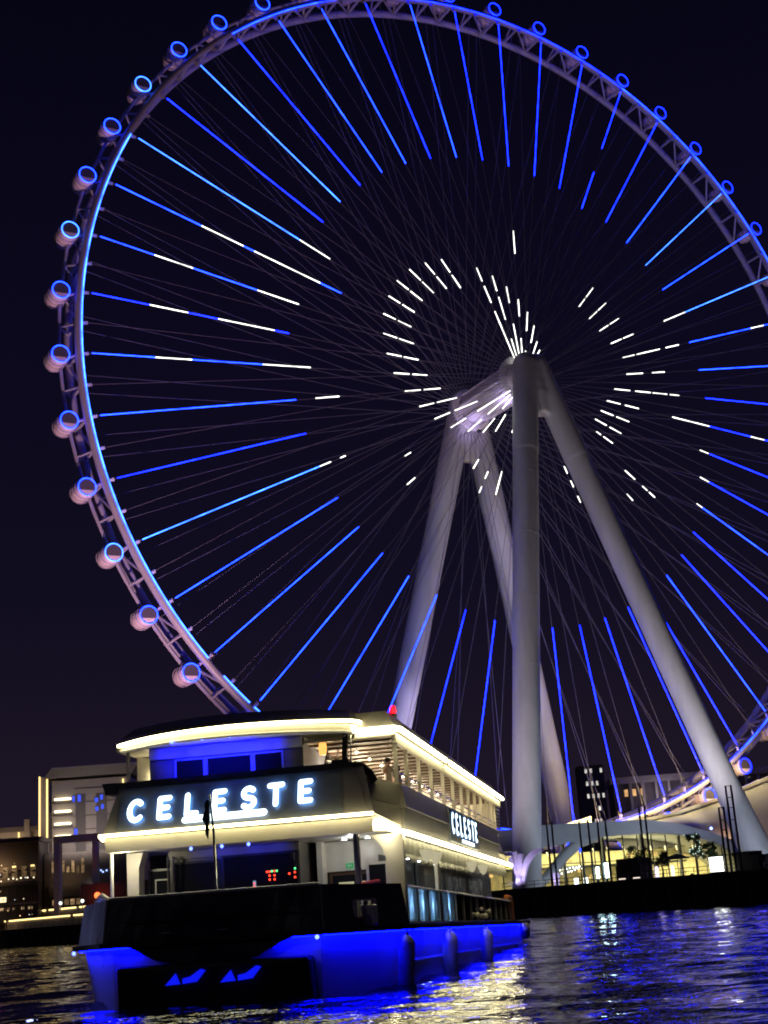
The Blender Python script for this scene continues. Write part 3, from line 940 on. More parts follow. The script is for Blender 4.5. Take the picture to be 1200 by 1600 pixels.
# black cap moulding running along the top, with rounded starboard end
MB().bar((-4.1, -0.30, 6.47), (3.75, -0.30, 6.50), 0.34, 0.16).build('parapet_cap', M['black'], boat)
MB().tube([(3.75, -0.30, 6.50), (4.0, -0.25, 6.44), (4.2, -0.12, 6.25), (4.32, 0.0, 5.98)], 0.12, 8).build('parapet_cap', M['black'], boat, True)
MB().hexa([(-4.15, -0.5, 6.2), (-3.78, -0.5, 6.2), (-3.78, 0.1, 6.2), (-4.1, 0.1, 6.2)], [(-4.26, -0.5, 6.56), (-3.78, -0.5, 6.56), (-3.78, 0.1, 6.56), (-4.2, 0.1, 6.56)]).build('parapet_cap', M['black'], boat)
M['cpan'] = pbr('corner_beige', (0.46, 0.43, 0.37), 0.45, var=0.12, scale=0.9)
# beige corner panels joining the sign front to the starboard band
cq = MB()
cq.hexa([(4.36, -0.55, 5.0), (4.98, 0.35, 4.62), (4.7, 0.6, 4.62), (4.2, -0.1, 5.0)], [(4.22, -0.25, 5.42), (4.98, 0.45, 5.22), (4.7, 0.7, 5.22), (4.1, 0.0, 5.42)])
cq.build('corner_panel', M['cpan'], boat)
cq = MB()
cq.hexa([(4.22, -0.25, 5.45), (4.98, 0.45, 5.25), (4.7, 0.7, 5.25), (4.1, 0.0, 5.45)], [(4.1, 0.0, 6.2), (4.95, 0.75, 5.92), (4.7, 0.9, 5.92), (4.0, 0.2, 6.2)])
cq.build('corner_panel', M['cpan'], boat)

# letters: rounded stroke signs
def strokes(ch):
    arc = lambda cx, cy, rx, ry, a0, a1, n=14: [(cx + rx * math.cos(RAD(a0 + (a1 - a0) * i / n)), cy + ry * math.sin(RAD(a0 + (a1 - a0) * i / n))) for i in range(n + 1)]
    if ch == 'C': return [arc(0.36, 0.5, 0.36, 0.5, 48, 312)]
    if ch == 'E': return [[(0.52, 1), (0, 1), (0, 0), (0.54, 0)], [(0, 0.5), (0.44, 0.5)]]
    if ch == 'L': return [[(0, 1), (0, 0), (0.52, 0)]]
    if ch == 'S': return [arc(0.30, 0.75, 0.28, 0.25, 35, 270, 10) + arc(0.30, 0.25, 0.31, 0.25, 90, -145, 10)[1:]]
    if ch == 'T': return [[(0, 1), (0.68, 1)], [(0.34, 1), (0.34, 0)]]


def letter(ch, place, sc, r, depth, mat, parent, out):
    """flattened rounded strokes; place(x, z, out) -> point"""
    m = MB()
    for st in strokes(ch):
        # densify corners
        pts = []
        for i, pnt in enumerate(st):
            pts.append(pnt)
        n = len(pts)
        for i in range(n - 1):
            a, b = pts[i], pts[i + 1]
            dx, dy = (b[0] - a[0]) * sc, (b[1] - a[1]) * sc
            l = math.hypot(dx, dy)
            ux, uy = dx / l, dy / l
            ring = []
            for kx, ky, an0 in ((a[0] * sc, a[1] * sc, 90), (b[0] * sc, b[1] * sc, -90)):
                for j in range(7):
                    an = RAD(an0 + 180 * j / 6)
                    cx, cy = r * math.cos(an), r * math.sin(an)
                    ring.append((kx + cx * ux - cy * uy, ky + cx * uy + cy * ux))
            k = len(ring)
            off = 0.0006 * (i % 4)
            f = [place(px, py, out + depth + off) for px, py in ring]
            bk_ = [place(px, py, out) for px, py in ring]
            m.add(f + bk_, [tuple(range(k)), tuple(2 * k - 1 - j for j in range(k))] + [(j, (j + 1) % k, k + (j + 1) % k, k + j) for j in range(k)])
    return m.build('letter', mat, parent)

LH = 0.575
base = [(-3.27, 5.38, 'C'), (-2.30, 5.41, 'E'), (-1.42, 5.445, 'L'), (-0.54, 5.47, 'E'), (0.36, 5.49, 'S'), (1.19, 5.52, 'T'), (2.16, 5.55, 'E')]
for x, z, ch in base:
    letter(ch, lambda px, pz, o, x=x, z=z: fp(x + px, z + pz + 0.03 * px, o), LH, 0.078, 0.04, M['letter'], sign, 0.15)
    letter(ch, lambda px, pz, o, x=x, z=z: fp(x + px, z + pz + 0.03 * px, o), LH, 0.06, 0.01, M['letter_back'], sign, 0.13)
ub = MB()
for r_, o_, d_ in ((0.10, 0.11, 0.06),):
    ring = []
    for kx, an0 in ((-1.46, 90), (1.02, -90)):
        for j in range(9):
            an = RAD(an0 + 180 * j / 8)
            ring.append((kx + r_ * math.cos(an), 5.27 + 0.012 * (kx + 1.55) + r_ * math.sin(an)))
    k = len(ring)
    f = [fp(px, py, o_ + d_) for px, py in ring]; bk_ = [fp(px, py, o_) for px, py in ring]
    ub.add(f + bk_, [tuple(range(k)), tuple(2 * k - 1 - j for j in range(k))] + [(j, (j + 1) % k, k + (j + 1) % k, k + j) for j in range(k)])
ub.build('underline_bar', M['letter'], sign)

# ---- upper deck front cabin (blue lit glass box)
uc = MB().box(-2.9, 2.1, 0.1, 4.2, 5.0, 7.3).build('front_cabin', pbr('cabin_grey', (0.22, 0.22, 0.26), 0.35, var=0.1), boat)
MB().box(-2.88, 2.08, -0.02, 0.1, 7.22, 7.56).build('valance', M['hull'], boat)
MB().box(-2.93, 2.13, 0.12, 4.2, 7.31, 7.55).build('cabin_roof', M['panel_d'], boat)
for x0, x1 in ((-2.0, -1.12), (-0.98, 0.42), (0.56, 1.42)):
    wf_ = framed('window', x0, x1, 6.45, 7.13, 0.085, boat, M['hull'], M['glass'], 0.06)
    for q in range(3):  # pale bars painted over the glass as reflections and inside lights
        MB().box(x0 + 0.1, x1 - 0.12 - 0.1 * q, 0.066, 0.071, 6.55 + 0.14 * q, 6.585 + 0.14 * q).build('pane_light_bar', M['ceil'], wf_)
for x0, x1 in ((-2.82, -2.12), (1.54, 2.04)):
    MB().box(x0, x1, 0.04, 0.095, 6.2, 7.16).build('cabin_panel', M['panel'], boat)
for i in range(3):
    x = (-1.6, -0.62, 0.25)[i]
    MB().sphere((x, -1.50, 7.52), 0.05, 8, 5).build('blue_spot', M['bluelamp'], boat, True)
    spot('blue_beam', boat, (x, -1.38, 7.46), (x + 0.05, 0.0, 7.36), 330, (0.0012, 0.002, 1.0), 95, 0.7, 0.06)
spot('blue_wash', boat, (-0.4, -1.45, 7.47), (-0.4, 0.1, 6.75), 24, (0.012, 0.02, 1.0), 120, 0.9, 0.015)
# ---- visor: curved front roof
vis = []
NV = 24
for i in range(NV + 1):
    u = -1 + 2 * i / NV
    x = -0.14 + 3.59 * u
    y = -0.25 - 1.30 * (1 - u * u)
    vis.append((x, y))
vis += [(3.66, -0.05), (3.80, 0.25), (3.84, 0.7), (3.84, 2.0), (-3.95, 2.0), (-4.0, 0.5), (-3.98, 0.0)]
MB().prism(vis, (0, 0, 0.20), (0, 0, 7.58), (1, 0, 0), (0, 1, 0)).build('roof_visor', M['cream'], boat)
path = [Vector((x * 1.01 + (0.03 if x > 3.6 else 0), y - 0.11, 7.80 + 0.016 * x - 0.010 * (x < -2) * (x + 2) ** 2)) for x, y in vis[:NV + 5]]
strip_m = MB()
for i in range(len(path) - 1):
    strip_m.bar(path[i], path[i + 1], 0.08, 0.085)
strip_m.build('light_strip', M['strip'], boat)
# sloping crown above the strip
cr = MB()
ncr = NV + 5
lo_ = [(x, y + 0.02, 7.93) for x, y in vis[:ncr]]
hi_ = [(x * 0.95, y + 0.75, 8.33) for x, y in vis[:ncr]]
cr.add(lo_ + hi_, [(i, i + 1, ncr + i + 1, ncr + i) for i in range(ncr - 1)])
cr.add(hi_ + [(3.4, 4, 8.35), (-3.4, 4, 8.35)], [tuple(range(ncr + 2))])
cr.build('roof_crown', M['crown'], boat)
MB().tube([(x, y + 0.03, 7.54) for x, y in vis[:NV + 4]], 0.06, 8).build('visor_trim', M['frame'], boat, True)
# black post and screen under the starboard end of the visor
MB().bar((3.35, 0.3, 6.5), (3.42, 0.3, 7.55), 0.16, 0.16).build('post', M['black'], boat)
MB().box(2.95, 3.5, 0.2, 0.6, 6.45, 6.75).build('equipment_box', M['black'], boat)
MB().tube([(3.55, 0.25, 6.5), (3.6, 0.25, 7.5)], 0.03, 6).build('grab_pole', M['chrome'], boat, True)
MB().tube([(-3.72, 0.4, 6.2), (-3.74, 0.4, 7.6)], 0.06, 8).build('post', M['frame'], boat, True)
MB().prism([(-3.9, 5.4), (-3.65, 5.4), (-3.6, 6.75), (-3.05, 7.15), (-3.3, 7.5), (-3.9, 7.6)], (0, 0.3, 0), (0, 1.6, 0)).build('pillar', M['cream'], boat)
MB().box(-3.9, -2.6, 3.6, 3.7, 5.0, 6.9).build('screen_wall', M['cream'], boat)
MB().box(-4.0, -2.9, 3.55, 3.595, 6.1, 6.7).build('side_window', M['glass'], boat)
# ---- main roof with slatted ceiling
R_END = 27.6
MB().prism([(-2.9, 0.35), (5.0, 0.35), (5.0, R_END), (-5.0, R_END), (-5.0, 4.2), (-2.9, 0.9)], (0, 0, 0.08), (0, 0, 7.36), (1, 0, 0), (0, 1, 0)).build('roof', M['ceil'], boat)
rf = MB()
rl_ = [(0.5, 0.25), (5.02, 0.25), (5.02, R_END), (-5.0, R_END), (-5.0, 4.4), (-2.6, 2.2), (0.5, 2.0)]
rh_ = [(0.6, 0.7), (4.66, 0.7), (4.66, R_END - 0.4), (-4.6, R_END - 0.4), (-4.6, 4.8), (-2.4, 2.7), (0.6, 2.5)]
rf.add([(x, y, 7.62) for x, y in rl_] + [(x, y, 8.20) for x, y in rh_], [tuple(range(6, -1, -1)), tuple(7 + i for i in range(7))] + [(i, (i + 1) % 7, 7 + (i + 1) % 7, 7 + i) for i in range(7)])
rf.build('roof_crown', pbr('roof_crown_beige', (0.24, 0.225, 0.20), 0.5, var=0.15), boat)
MB().box(3.7, 5.0, 0.2, 0.34, 7.33, 7.5).build('roof_fascia', M['cream'], boat, bevel=0.05)
MB().box(4.86, 5.0, 0.36, R_END, 7.14, 7.35).build('roof_fascia', M['cream'], boat)
MB().bar((3.75, 0.04, 7.56), (4.75, 0.04, 7.56), 0.09, 0.12).build('light_strip', M['strip2'], boat)
mm = MB()
pt = [(4.75, 0.04, 7.56), (5.0, 0.12, 7.56), (5.14, 0.45, 7.55)]
for i in range(2): mm.bar(pt[i], pt[i + 1], 0.09, 0.13)
mm.bar((5.14, 0.45, 7.55), (5.14, 9.6, 7.55), 0.09, 0.12)
mm.bar((5.14, 9.95, 7.55), (5.14, R_END, 7.55), 0.09, 0.12)
mm.build('light_strip', M['strip2'], boat)
MB().box(5.0, 5.2, 9.62, 9.93, 7.42, 7.66).build('strip_joint', M['panel_d'], boat)
sl0 = MB().box(1.2, 4.75, -0.15, 0.15, -0.03, 0.03).build('ceiling_slat', M['wood'], boat)
for i in range(25):
    s_ = sl0 if i == 0 else copy(sl0, boat)
    s_.location = (0, 1.0 + i * 1.05, 7.325)
pend = None
for i in range(9):
    y = 1.2 + i * 2.0
    b = MB().tube([(0, 0, 0), (0, 0, -0.2)], 0.012, 5).build('pendant', M['dark_steel'], boat)
    b.location = (3.55, y, 7.3)
    MB().sphere((0, 0, -0.25), 0.045, 8, 5).build('bulb', M['bulb'], b, True)
for y in (2.5, 7, 12, 17, 22, 26):
    point('deck_lamp_light', boat, (2.4, y, 6.3), 190, (1.0, 0.84, 0.58), 0.06)
point('port_deck_light', boat, (-3.3, 1.6, 6.9), 40, (1.0, 0.85, 0.5), 0.1)
MB().lathe([(0.10, -0.22), (0.14, 0.0), (0.10, 0.2)], 10, (2.62, 0.55, 7.2)).build('wall_lantern', M['amber'], boat, True)
# stair with cream treads behind the black screen
for i in range(5):
    MB().box(2.35, 3.1, 1.0 + i * 0.22, 1.2 + i * 0.22, 6.0 + i * 0.24, 6.07 + i * 0.24).build('stair_tread', M['cream'], boat)
MB().bar((2.4, 0.95, 6.0), (2.4, 2.2, 7.25), 0.05, 0.2).build('stair_stringer', M['black'], boat)
MB().bar((2.75, 0.9, 6.2), (2.75, 2.2, 7.3), 0.04, 0.06).build('stair_rail', M['chrome'], boat)
# stern wall of the upper saloon, bar with glowing back
MB().box(-4.8, 4.8, 26.6, 26.8, 5.0, 7.36).build('saloon_end_wall', M['cream'], boat)
for i in range(9):
    MB().box(4.86, 4.95, 25.6, 27.4, 5.75 + i * 0.17, 5.83 + i * 0.17).build('louvre', M['panel'], boat)
for i in range(6):
    y = 13.5 + i * 2.1
    MB().lathe([(0.05, -0.45), (0.32, -0.3), (0.42, 0), (0.32, 0.22), (0.05, 0.3)], 12, (3.4, y, 6.65)).build('chandelier', emis('chandelier', (1.0, 0.80, 0.48), 1.3), boat, True)
# starboard posts and sills of the upper deck
po = None
for i, y in enumerate([0.55, 2.4, 4.7, 7.2, 9.9, 12.3, 14.6, 16.6, 18.6, 20.6, 22.6, 24.4, 25.5]):
    b = MB().box(4.84, 4.96, -0.055, 0.055, 5.93, 7.14).build('post', M['cream'], boat) if po is None else copy(po, boat)
    po = po or b
    b.location = (0, y, 0)
MB().tube([(4.9, 0.9, 6.28), (4.9, 26.5, 6.28)], 0.028, 6).build('handrail', M['chrome'], boat, True)
MB().tube([(4.9, 0.9, 6.08), (4.9, 26.5, 6.08)], 0.018, 6).build('handrail', M['chrome'], boat, True)
# starboard band between the decks: upper and lower panels, several bays
for y0, y1 in ((0.78, 6.4), (6.43, 12.6), (12.63, 18.8), (18.83, 25.0)):
    MB().hexa([(4.86, y0, 5.22), (5.10, y0, 5.22), (5.10, y1, 5.22), (4.86, y1, 5.22)], [(4.80, y0, 5.92), (5.0, y0, 5.92), (5.0, y1, 5.92), (4.80, y1, 5.92)]).build('side_panel', M['panel'], boat)
    MB().hexa([(4.80, y0, 4.50), (4.98, y0, 4.50), (4.98, y1, 4.50), (4.80, y1, 4.50)], [(4.80, y0, 5.20), (5.07, y0, 5.20), (5.07, y1, 5.20), (4.80, y1, 5.20)]).build('side_panel', M['panel_d'], boat)
MB().hexa([(4.5, 25.03, 4.5), (4.98, 25.03, 4.5), (4.95, 29.0, 4.5), (4.5, 29.0, 4.5)], [(4.4, 25.03, 5.9), (5.0, 25.03, 5.9), (4.7, 28.6, 5.5), (4.4, 28.6, 5.5)]).build('stern_panel', M['panel'], boat)
MB().box(-4.95, -4.75, 4.2, 28.5, 4.5, 5.92).build('port_band', M['panel_d'], boat)
# side light strip with the scalloped pelmet under it
mm = MB()
mm.bar((4.22, -0.48, 4.72), (5.06, 0.25, 4.42), 0.09, 0.13).bar((5.06, 0.25, 4.42), (5.18, 0.6, 4.40), 0.09, 0.13).bar((5.18, 0.6, 4.40), (5.18, 28.6, 4.40), 0.09, 0.12)
mm.build('light_strip', M['strip2'], boat)
pel = MB()
n = 150
vs = []
for i in range(n + 1):
    y = 0.7 + 27.8 * i / n
    x = 4.90 + 0.025 * math.sin(i * 1.3) + 0.012 * math.sin(i * 0.41)
    vs += [(x, y, 3.84 + 0.012 * math.sin(i * 0.7)), (x + 0.02, y, 4.33)]
pel.add(vs, [(2 * i, 2 * i + 2, 2 * i + 3, 2 * i + 1) for i in range(n)])
pel.build('pelmet', pbr('pelmet_fabric', (0.085, 0.085, 0.078), 0.6, var=0.25, scale=2.0, streak=0.2), boat, True)
M['wl'] = emis('wall_lamp_glow', (1.0, 0.90, 0.58), 0.45)
for y in (3.3, 5.2, 13.9, 17.3):
    MB().lathe([(0.02, -0.36), (0.12, -0.28), (0.22, 0.0), (0.22, 0.03)], 12, (5.20, y, 4.0)).build('wall_lamp', M['wl'], boat, True)
# walkway: side windows, posts, railing with curtain panels
for y0, y1 in ((0.9, 6.6), (7.3, 13.5), (13.7, 20.0), (20.2, 28.0)):
    f = MB()
    f.box(4.10, 4.16, y0, y1, 3.78, 3.86).box(4.10, 4.16, y0, y1, 2.2, 2.28).box(4.10, 4.16, y0, y0 + 0.07, 2.28, 3.78).box(4.10, 4.16, y1 - 0.07, y1, 2.28, 3.78)
    fo = f.build('window', M['panel_d'], boat)
    MB().box(4.115, 4.13, y0 + 0.07, y1 - 0.07, 2.28, 3.78).build('pane', M['glass2'], fo)
MB().box(4.86, 4.96, 6.75, 6.9, 1.75, 3.84).build('post', M['frame'], boat)
MB().box(4.86, 4.96, 7.0, 7.35, 1.75, 3.84).build('post', M['panel_d'], boat)
MB().tube([(5.0, 0.2, 2.86), (5.0, 6.6, 2.83), (5.0, 28.2, 2.72)], 0.04, 8).build('handrail', M['frame'], boat, True)
MB().bar((5.0, 0.2, 1.82), (5.0, 28.2, 1.80), 0.06, 0.05).build('toe_rail', M['panel'], boat)
rp0 = None
for i in range(15):
    b = MB().tube([(0, 0, 1.8), (0, 0, 2.80)], 0.035, 7).build('rail_post', M['panel_d'], boat, True) if rp0 is None else copy(rp0, boat)
    rp0 = rp0 or b
    b.location = (5.0, 0.25 + i * 2.0, 0)
for j, (y0, y1, mt) in enumerate(((0.35, 2.1, 'clear'), (2.3, 4.1, 'clear'), (4.3, 6.4, 'clear'), (7.4, 9.8, 'clear'), (10.4, 16, 'glass'), (16.2, 22, 'glass'), (22.2, 27.9, 'glass'))):
    c = MB(); vs = []
    n = int((y1 - y0) * 12)
    for i in range(n + 1):
        y = y0 + (y1 - y0) * i / n
        x = 4.98 + (0.045 * math.sin(i * 1.1 + j) + 0.02 * math.sin(i * 0.37) if mt == 'clear' else 0)
        vs += [(x, y, 1.84), (x, y, 2.80)]
    c.add(vs, [(2 * i, 2 * i + 2, 2 * i + 3, 2 * i + 1) for i in range(n)])
    c.build('railing_curtain' if mt == 'clear' else 'railing_panel', M[mt], boat, mt == 'clear')
for y, z, r in ((15.5, 2.05, 0.10), (16.8, 2.28, 0.08), (18.0, 2.0, 0.12), (19.2, 2.2, 0.09)):
    MB().sphere((5.06, y, z), r, 8, 5).build('rail_flower', M['cream'], boat, True)
for y in (1.2, 3.2, 5.3, 8.6):  # added lamps and fittings, light the curtains from behind
    MB().lathe([(0.05, -0.03), (0.05, 0.0)], 10, (4.6, y, 3.80)).build('added_downlight', M['lamp_w'], boat)
    point('curtain_fill', boat, (4.78, y, 2.35), 16, (0.62, 0.82, 1.0), 0.1)
# orange davit at the stern
MB().tube([(4.95, 28.9, 1.75), (5.0, 28.6, 2.5), (4.98, 28.2, 2.86), (4.9, 27.6, 2.9)], 0.13, 10).build('davit', M['orange'], boat, True)
MB().box(4.7, 5.0, 29.2, 29.5, 1.73, 2.4).build('bollard', M['dark_steel'], boat)
# red light on the roof corner
nb = MB().lathe([(0.12, 0), (0.12, 0.1), (0.08, 0.14)], 12, (4.62, 2.2, 8.18)).build('navigation_light', M['dark_steel'], boat, True)
MB().lathe([(0.07, 0.14), (0.10, 0.2), (0.09, 0.34), (0.03, 0.4)], 12, (4.62, 2.2, 8.18)).build('red_lens', M['redlamp'], nb, True)
point('red_glow', boat, (4.62, 2.1, 8.6), 2, (1, 0.04, 0.04), 0.06)
# flagstaff with the furled flag
fl = MB().tube([(0.24, -3.2, 2.95), (0.16, -3.05, 4.55), (0.02, -2.9, 5.7)], [0.045, 0.04, 0.025], 8).build('flagstaff', M['chrome'], boat, True)
fg = MB()
pts = []
for i in range(9):
    z = 5.55 - i * 0.14
    w = 0.03 + 0.075 * math.sin(PI * min(1, i / 7.0)) + 0.03 * math.sin(i * 2.1)
    pts.append((-0.02 - w * 0.5, -2.93 - i * 0.01, z, w))
vs = []
for x, y, z, w in pts:
    for k in range(8):
        a = 2 * PI * k / 8
        vs.append((x + w * math.cos(a), y + w * 0.6 * math.sin(a) + 0.02 * math.sin(3 * a), z))
fg.add(vs, [(i * 8 + k, i * 8 + (k + 1) % 8, (i + 1) * 8 + (k + 1) % 8, (i + 1) * 8 + k) for i in range(8) for k in range(8)] + [tuple(range(7, -1, -1)), tuple(64 + k for k in range(8))])
fg.build('flag', pbr('flag_cloth', (0.03, 0.05, 0.06), 0.8, var=0.5, scale=5), fl, True)
# rope bundle on the port rail
MB().tube([(-4.25, -0.9, 2.6), (-4.15, -1.1, 3.0), (-3.95, -1.3, 3.12), (-3.7, -1.4, 2.98), (-3.5, -1.5, 2.7)], [0.10, 0.13, 0.12, 0.09, 0.07], 8).build('rope_bundle', M['frame'], boat, True)
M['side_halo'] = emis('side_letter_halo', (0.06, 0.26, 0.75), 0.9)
# starboard name board
def sp_(y, z, out=0.0):
    f = (z - 4.5) / 0.7
    x = 4.98 + 0.09 * f if z < 5.2 else 5.07 - 0.06 * (z - 5.2) / 0.7
    return Vector((5.13 + out, y, z))
nbd = MB().hexa([(4.95, 9.55, 4.64), (5.115, 9.55, 4.64), (5.115, 17.4, 4.64), (4.95, 17.4, 4.64)], [(4.9, 9.55, 5.78), (5.115, 9.55, 5.78), (5.115, 17.4, 5.78), (4.9, 17.4, 5.78)]).build('side_sign_panel', pbr('side_sign_matte', (0.10, 0.115, 0.15), 0.6, var=0.1), boat)
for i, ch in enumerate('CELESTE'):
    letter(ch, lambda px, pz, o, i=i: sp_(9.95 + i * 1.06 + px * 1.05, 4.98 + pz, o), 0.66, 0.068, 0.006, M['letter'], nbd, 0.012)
    letter(ch, lambda px, pz, o, i=i: sp_(9.95 + i * 1.06 + px * 1.05, 4.98 + pz, o), 0.66, 0.115, 0.004, M['side_halo'], nbd, 0.0)  # wider glowing letters flush on the board paint the halo
MB().box(5.14, 5.15, 12.3, 15.6, 4.70, 4.82).build('underline_bar', M['letter'], nbd)

# fenders hanging along the starboard side
M['fender'] = pbr('fender_vinyl', (0.50, 0.50, 0.53), 0.45, var=0.2, scale=2.5)
Mb = boat.matrix_world.copy()
first = None
for i, (y, x, tilt, lab) in enumerate(((-0.6, 5.12, 0.05, 'pale tube fender hanging upright at the bow corner of the hull'),
                                       (5.2, 5.48, 0.30, 'pale tube fender leaning aft, second from the bow'),
                                       (14.6, 5.48, 0.35, 'pale tube fender leaning aft, third from the bow'),
                                       (29.4, 5.48, 0.9, 'pale tube fender swung far over beside the stern'))):
    if first is None:
        t = thing('fender', lab, 'fender', group='tube fenders along the starboard hull')
        MB().lathe([(0.05, -1.75), (0.16, -1.7), (0.25, -1.55), (0.25, -0.35), (0.17, -0.2), (0.06, -0.12), (0.05, -0.05)], 16).build('fender_body', M['fender'], t, True)
        MB().tube([(0, 0, -0.1), (0, 0, 0.35)], 0.022, 6).build('rope', M['rubber'], t, True)
        first = t
    else:
        t = copy_tree(first)
        t['label'] = lab
    t.matrix_world = Mb @ Matrix.Translation((x, y, 1.58)) @ Matrix.Rotation(tilt * 1.4, 4, 'X') @ Matrix.Rotation(0.10, 4, 'Y')


# ------------------------------------------------------------------ people on board
M['skin'] = pbr('skin', (0.42, 0.24, 0.17), 0.5, var=0.05)
M['hair'] = pbr('dark_hair', (0.015, 0.010, 0.008), 0.55, var=0.2, scale=20)


def skin_obj(name, nodes, edges, mat, parent, root=0, sub=2):
    me = bpy.data.meshes.new(name)
    me.from_pydata([n[:3] for n in nodes], edges, [])
    o = bpy.data.objects.new(name, me)
    link(o, parent)
    me.materials.append(mat)
    sm = o.modifiers.new('skin', 'SKIN')
    sm.use_smooth_shade = True
    for i, n in enumerate(nodes):
        sv = me.skin_vertices[0].data[i]
        sv.radius = (n[3], n[4] if len(n) > 4 else n[3])
        sv.use_root = (i == root)
    o.modifiers.new('sub', 'SUBSURF').levels = sub
    o.modifiers['sub'].render_levels = sub
    return o


def person(label, mat_world, shirt, trousers, raise_arm=False, group=None):
    t = thing('person', label, 'person', group=group)
    t.matrix_world = mat_world
    # pelvis root, spine, neck, head; legs; arms (facing -y)
    arm_r = [(-0.20, 0.0, 1.40, 0.055), (-0.27, 0.02, 1.13, 0.045), (-0.26, -0.12, 0.92, 0.034), (-0.25, -0.17, 0.84, 0.036, 0.022)]
    arm_l = [(0.20, 0.0, 1.40, 0.055), (0.28, 0.02, 1.14, 0.045), (0.27, -0.14, 0.95, 0.034), (0.26, -0.20, 0.87, 0.036, 0.022)]
    if raise_arm:
        arm_r = [(-0.20, 0.0, 1.40, 0.055), (-0.34, -0.10, 1.22, 0.045), (-0.24, -0.22, 1.44, 0.034), (-0.20, -0.24, 1.53, 0.036, 0.022)]
    nodes = [(0, 0, 0.95, 0.15, 0.11), (0, 0.01, 1.12, 0.13, 0.10), (0, 0.0, 1.32, 0.16, 0.11), (0, 0.0, 1.43, 0.10, 0.08), (0, -0.005, 1.51, 0.052), (0, -0.015, 1.60, 0.078, 0.09), (0, -0.01, 1.69, 0.07, 0.085),
             (-0.09, 0, 0.86, 0.085), (-0.10, -0.01, 0.48, 0.056), (-0.10, 0.02, 0.09, 0.04), (-0.10, -0.12, 0.04, 0.036),
             (0.09, 0, 0.86, 0.085), (0.10, -0.02, 0.48, 0.056), (0.11, 0.01, 0.09, 0.04), (0.11, -0.13, 0.04, 0.036)] + arm_r + arm_l
    edges = [(0, 1), (1, 2), (2, 3), (3, 4), (4, 5), (5, 6), (0, 7), (7, 8), (8, 9), (9, 10), (0, 11), (11, 12), (12, 13), (13, 14),
             (3, 15), (15, 16), (16, 17), (17, 18), (3, 19), (19, 20), (20, 21), (21, 22)]
    body = skin_obj('body', nodes, edges, M['skin'], t)
    # face: nose, ears
    f = MB().sphere((0, -0.115, 1.60), 0.016, 6, 4).sphere((-0.085, 0.0, 1.60), 0.022, 6, 4).sphere((0.085, 0.0, 1.60), 0.022, 6, 4)
    f.build('face', M['skin'], t, True)
    MB().sphere((-0.032, -0.098, 1.625), 0.011, 6, 4).sphere((0.032, -0.098, 1.625), 0.011, 6, 4).box(-0.026, 0.026, -0.106, -0.098, 1.553, 1.561).build('eyes', M['hair'], t)
    hs = MB(); prof = [(0.001, 1.765), (0.05, 1.755), (0.088, 1.72), (0.104, 1.67), (0.102, 1.61), (0.085, 1.55)]
    n = 14; vs = []
    for r_, z_ in prof:
        for k in range(n):
            a = 2 * PI * k / n
            sy = math.sin(a)
            fr = 1.0 if sy > -0.3 else (1.0 if z_ > 1.66 else 0.80)
            vs.append((r_ * math.cos(a) * (1 if sy > -0.3 or z_ > 1.66 else 0.8), r_ * sy * 1.10 * fr + 0.012, z_))
    hs.add(vs, [(i * n + k, i * n + (k + 1) % n, (i + 1) * n + (k + 1) % n, (i + 1) * n + k) for i in range(5) for k in range(n)])
    hs.build('hair', M['hair'], t, True)
    sh = [(0, 0, 0.90, 0.165, 0.125), (0, 0.01, 1.12, 0.145, 0.115), (0, 0.0, 1.32, 0.175, 0.125), (0, 0.0, 1.42, 0.115, 0.09), (-0.20, 0.0, 1.40, 0.07), tuple(arm_r[1][:3]) + (0.06,), (0.20, 0.0, 1.40, 0.07), tuple(arm_l[1][:3]) + (0.06,)]
    skin_obj('shirt', sh, [(0, 1), (1, 2), (2, 3), (3, 4), (4, 5), (3, 6), (6, 7)], shirt, t)
    tr = [(0, 0, 0.96, 0.16, 0.12), (-0.09, 0, 0.86, 0.10), (-0.10, -0.01, 0.48, 0.075), (-0.10, 0.02, 0.12, 0.062), (0.09, 0, 0.86, 0.10), (0.10, -0.02, 0.48, 0.075), (0.11, 0.01, 0.12, 0.062)]
    skin_obj('trousers', tr, [(0, 1), (1, 2), (2, 3), (0, 4), (4, 5), (5, 6)], trousers, t)
    return t

cl_w = pbr('white_shirt', (0.65, 0.60, 0.52), 0.8, var=0.1, scale=8)
cl_p = pbr('rose_top', (0.40, 0.22, 0.18), 0.8, var=0.1, scale=8)
cl_v = pbr('violet_shirt', (0.16, 0.12, 0.42), 0.8, var=0.1, scale=8)
cl_d = pbr('dark_trousers', (0.02, 0.02, 0.03), 0.8, var=0.1)
person('person in white top at the upper deck rail with one hand raised', Mb @ Matrix.Translation((4.25, 2.6, 5.22)) @ Matrix.Rotation(RAD(60), 4, 'Z'), cl_w, cl_d, True)
person('person in rose top standing behind the white topped one upstairs', Mb @ Matrix.Translation((4.3, 3.9, 5.10)) @ Matrix.Rotation(RAD(-100), 4, 'Z'), cl_p, cl_d)
person('person in violet shirt standing on the lower side deck by the pillar', Mb @ Matrix.Translation((4.66, 0.95, 1.74)) @ Matrix.Rotation(RAD(70), 4, 'Z'), cl_v, cl_d)

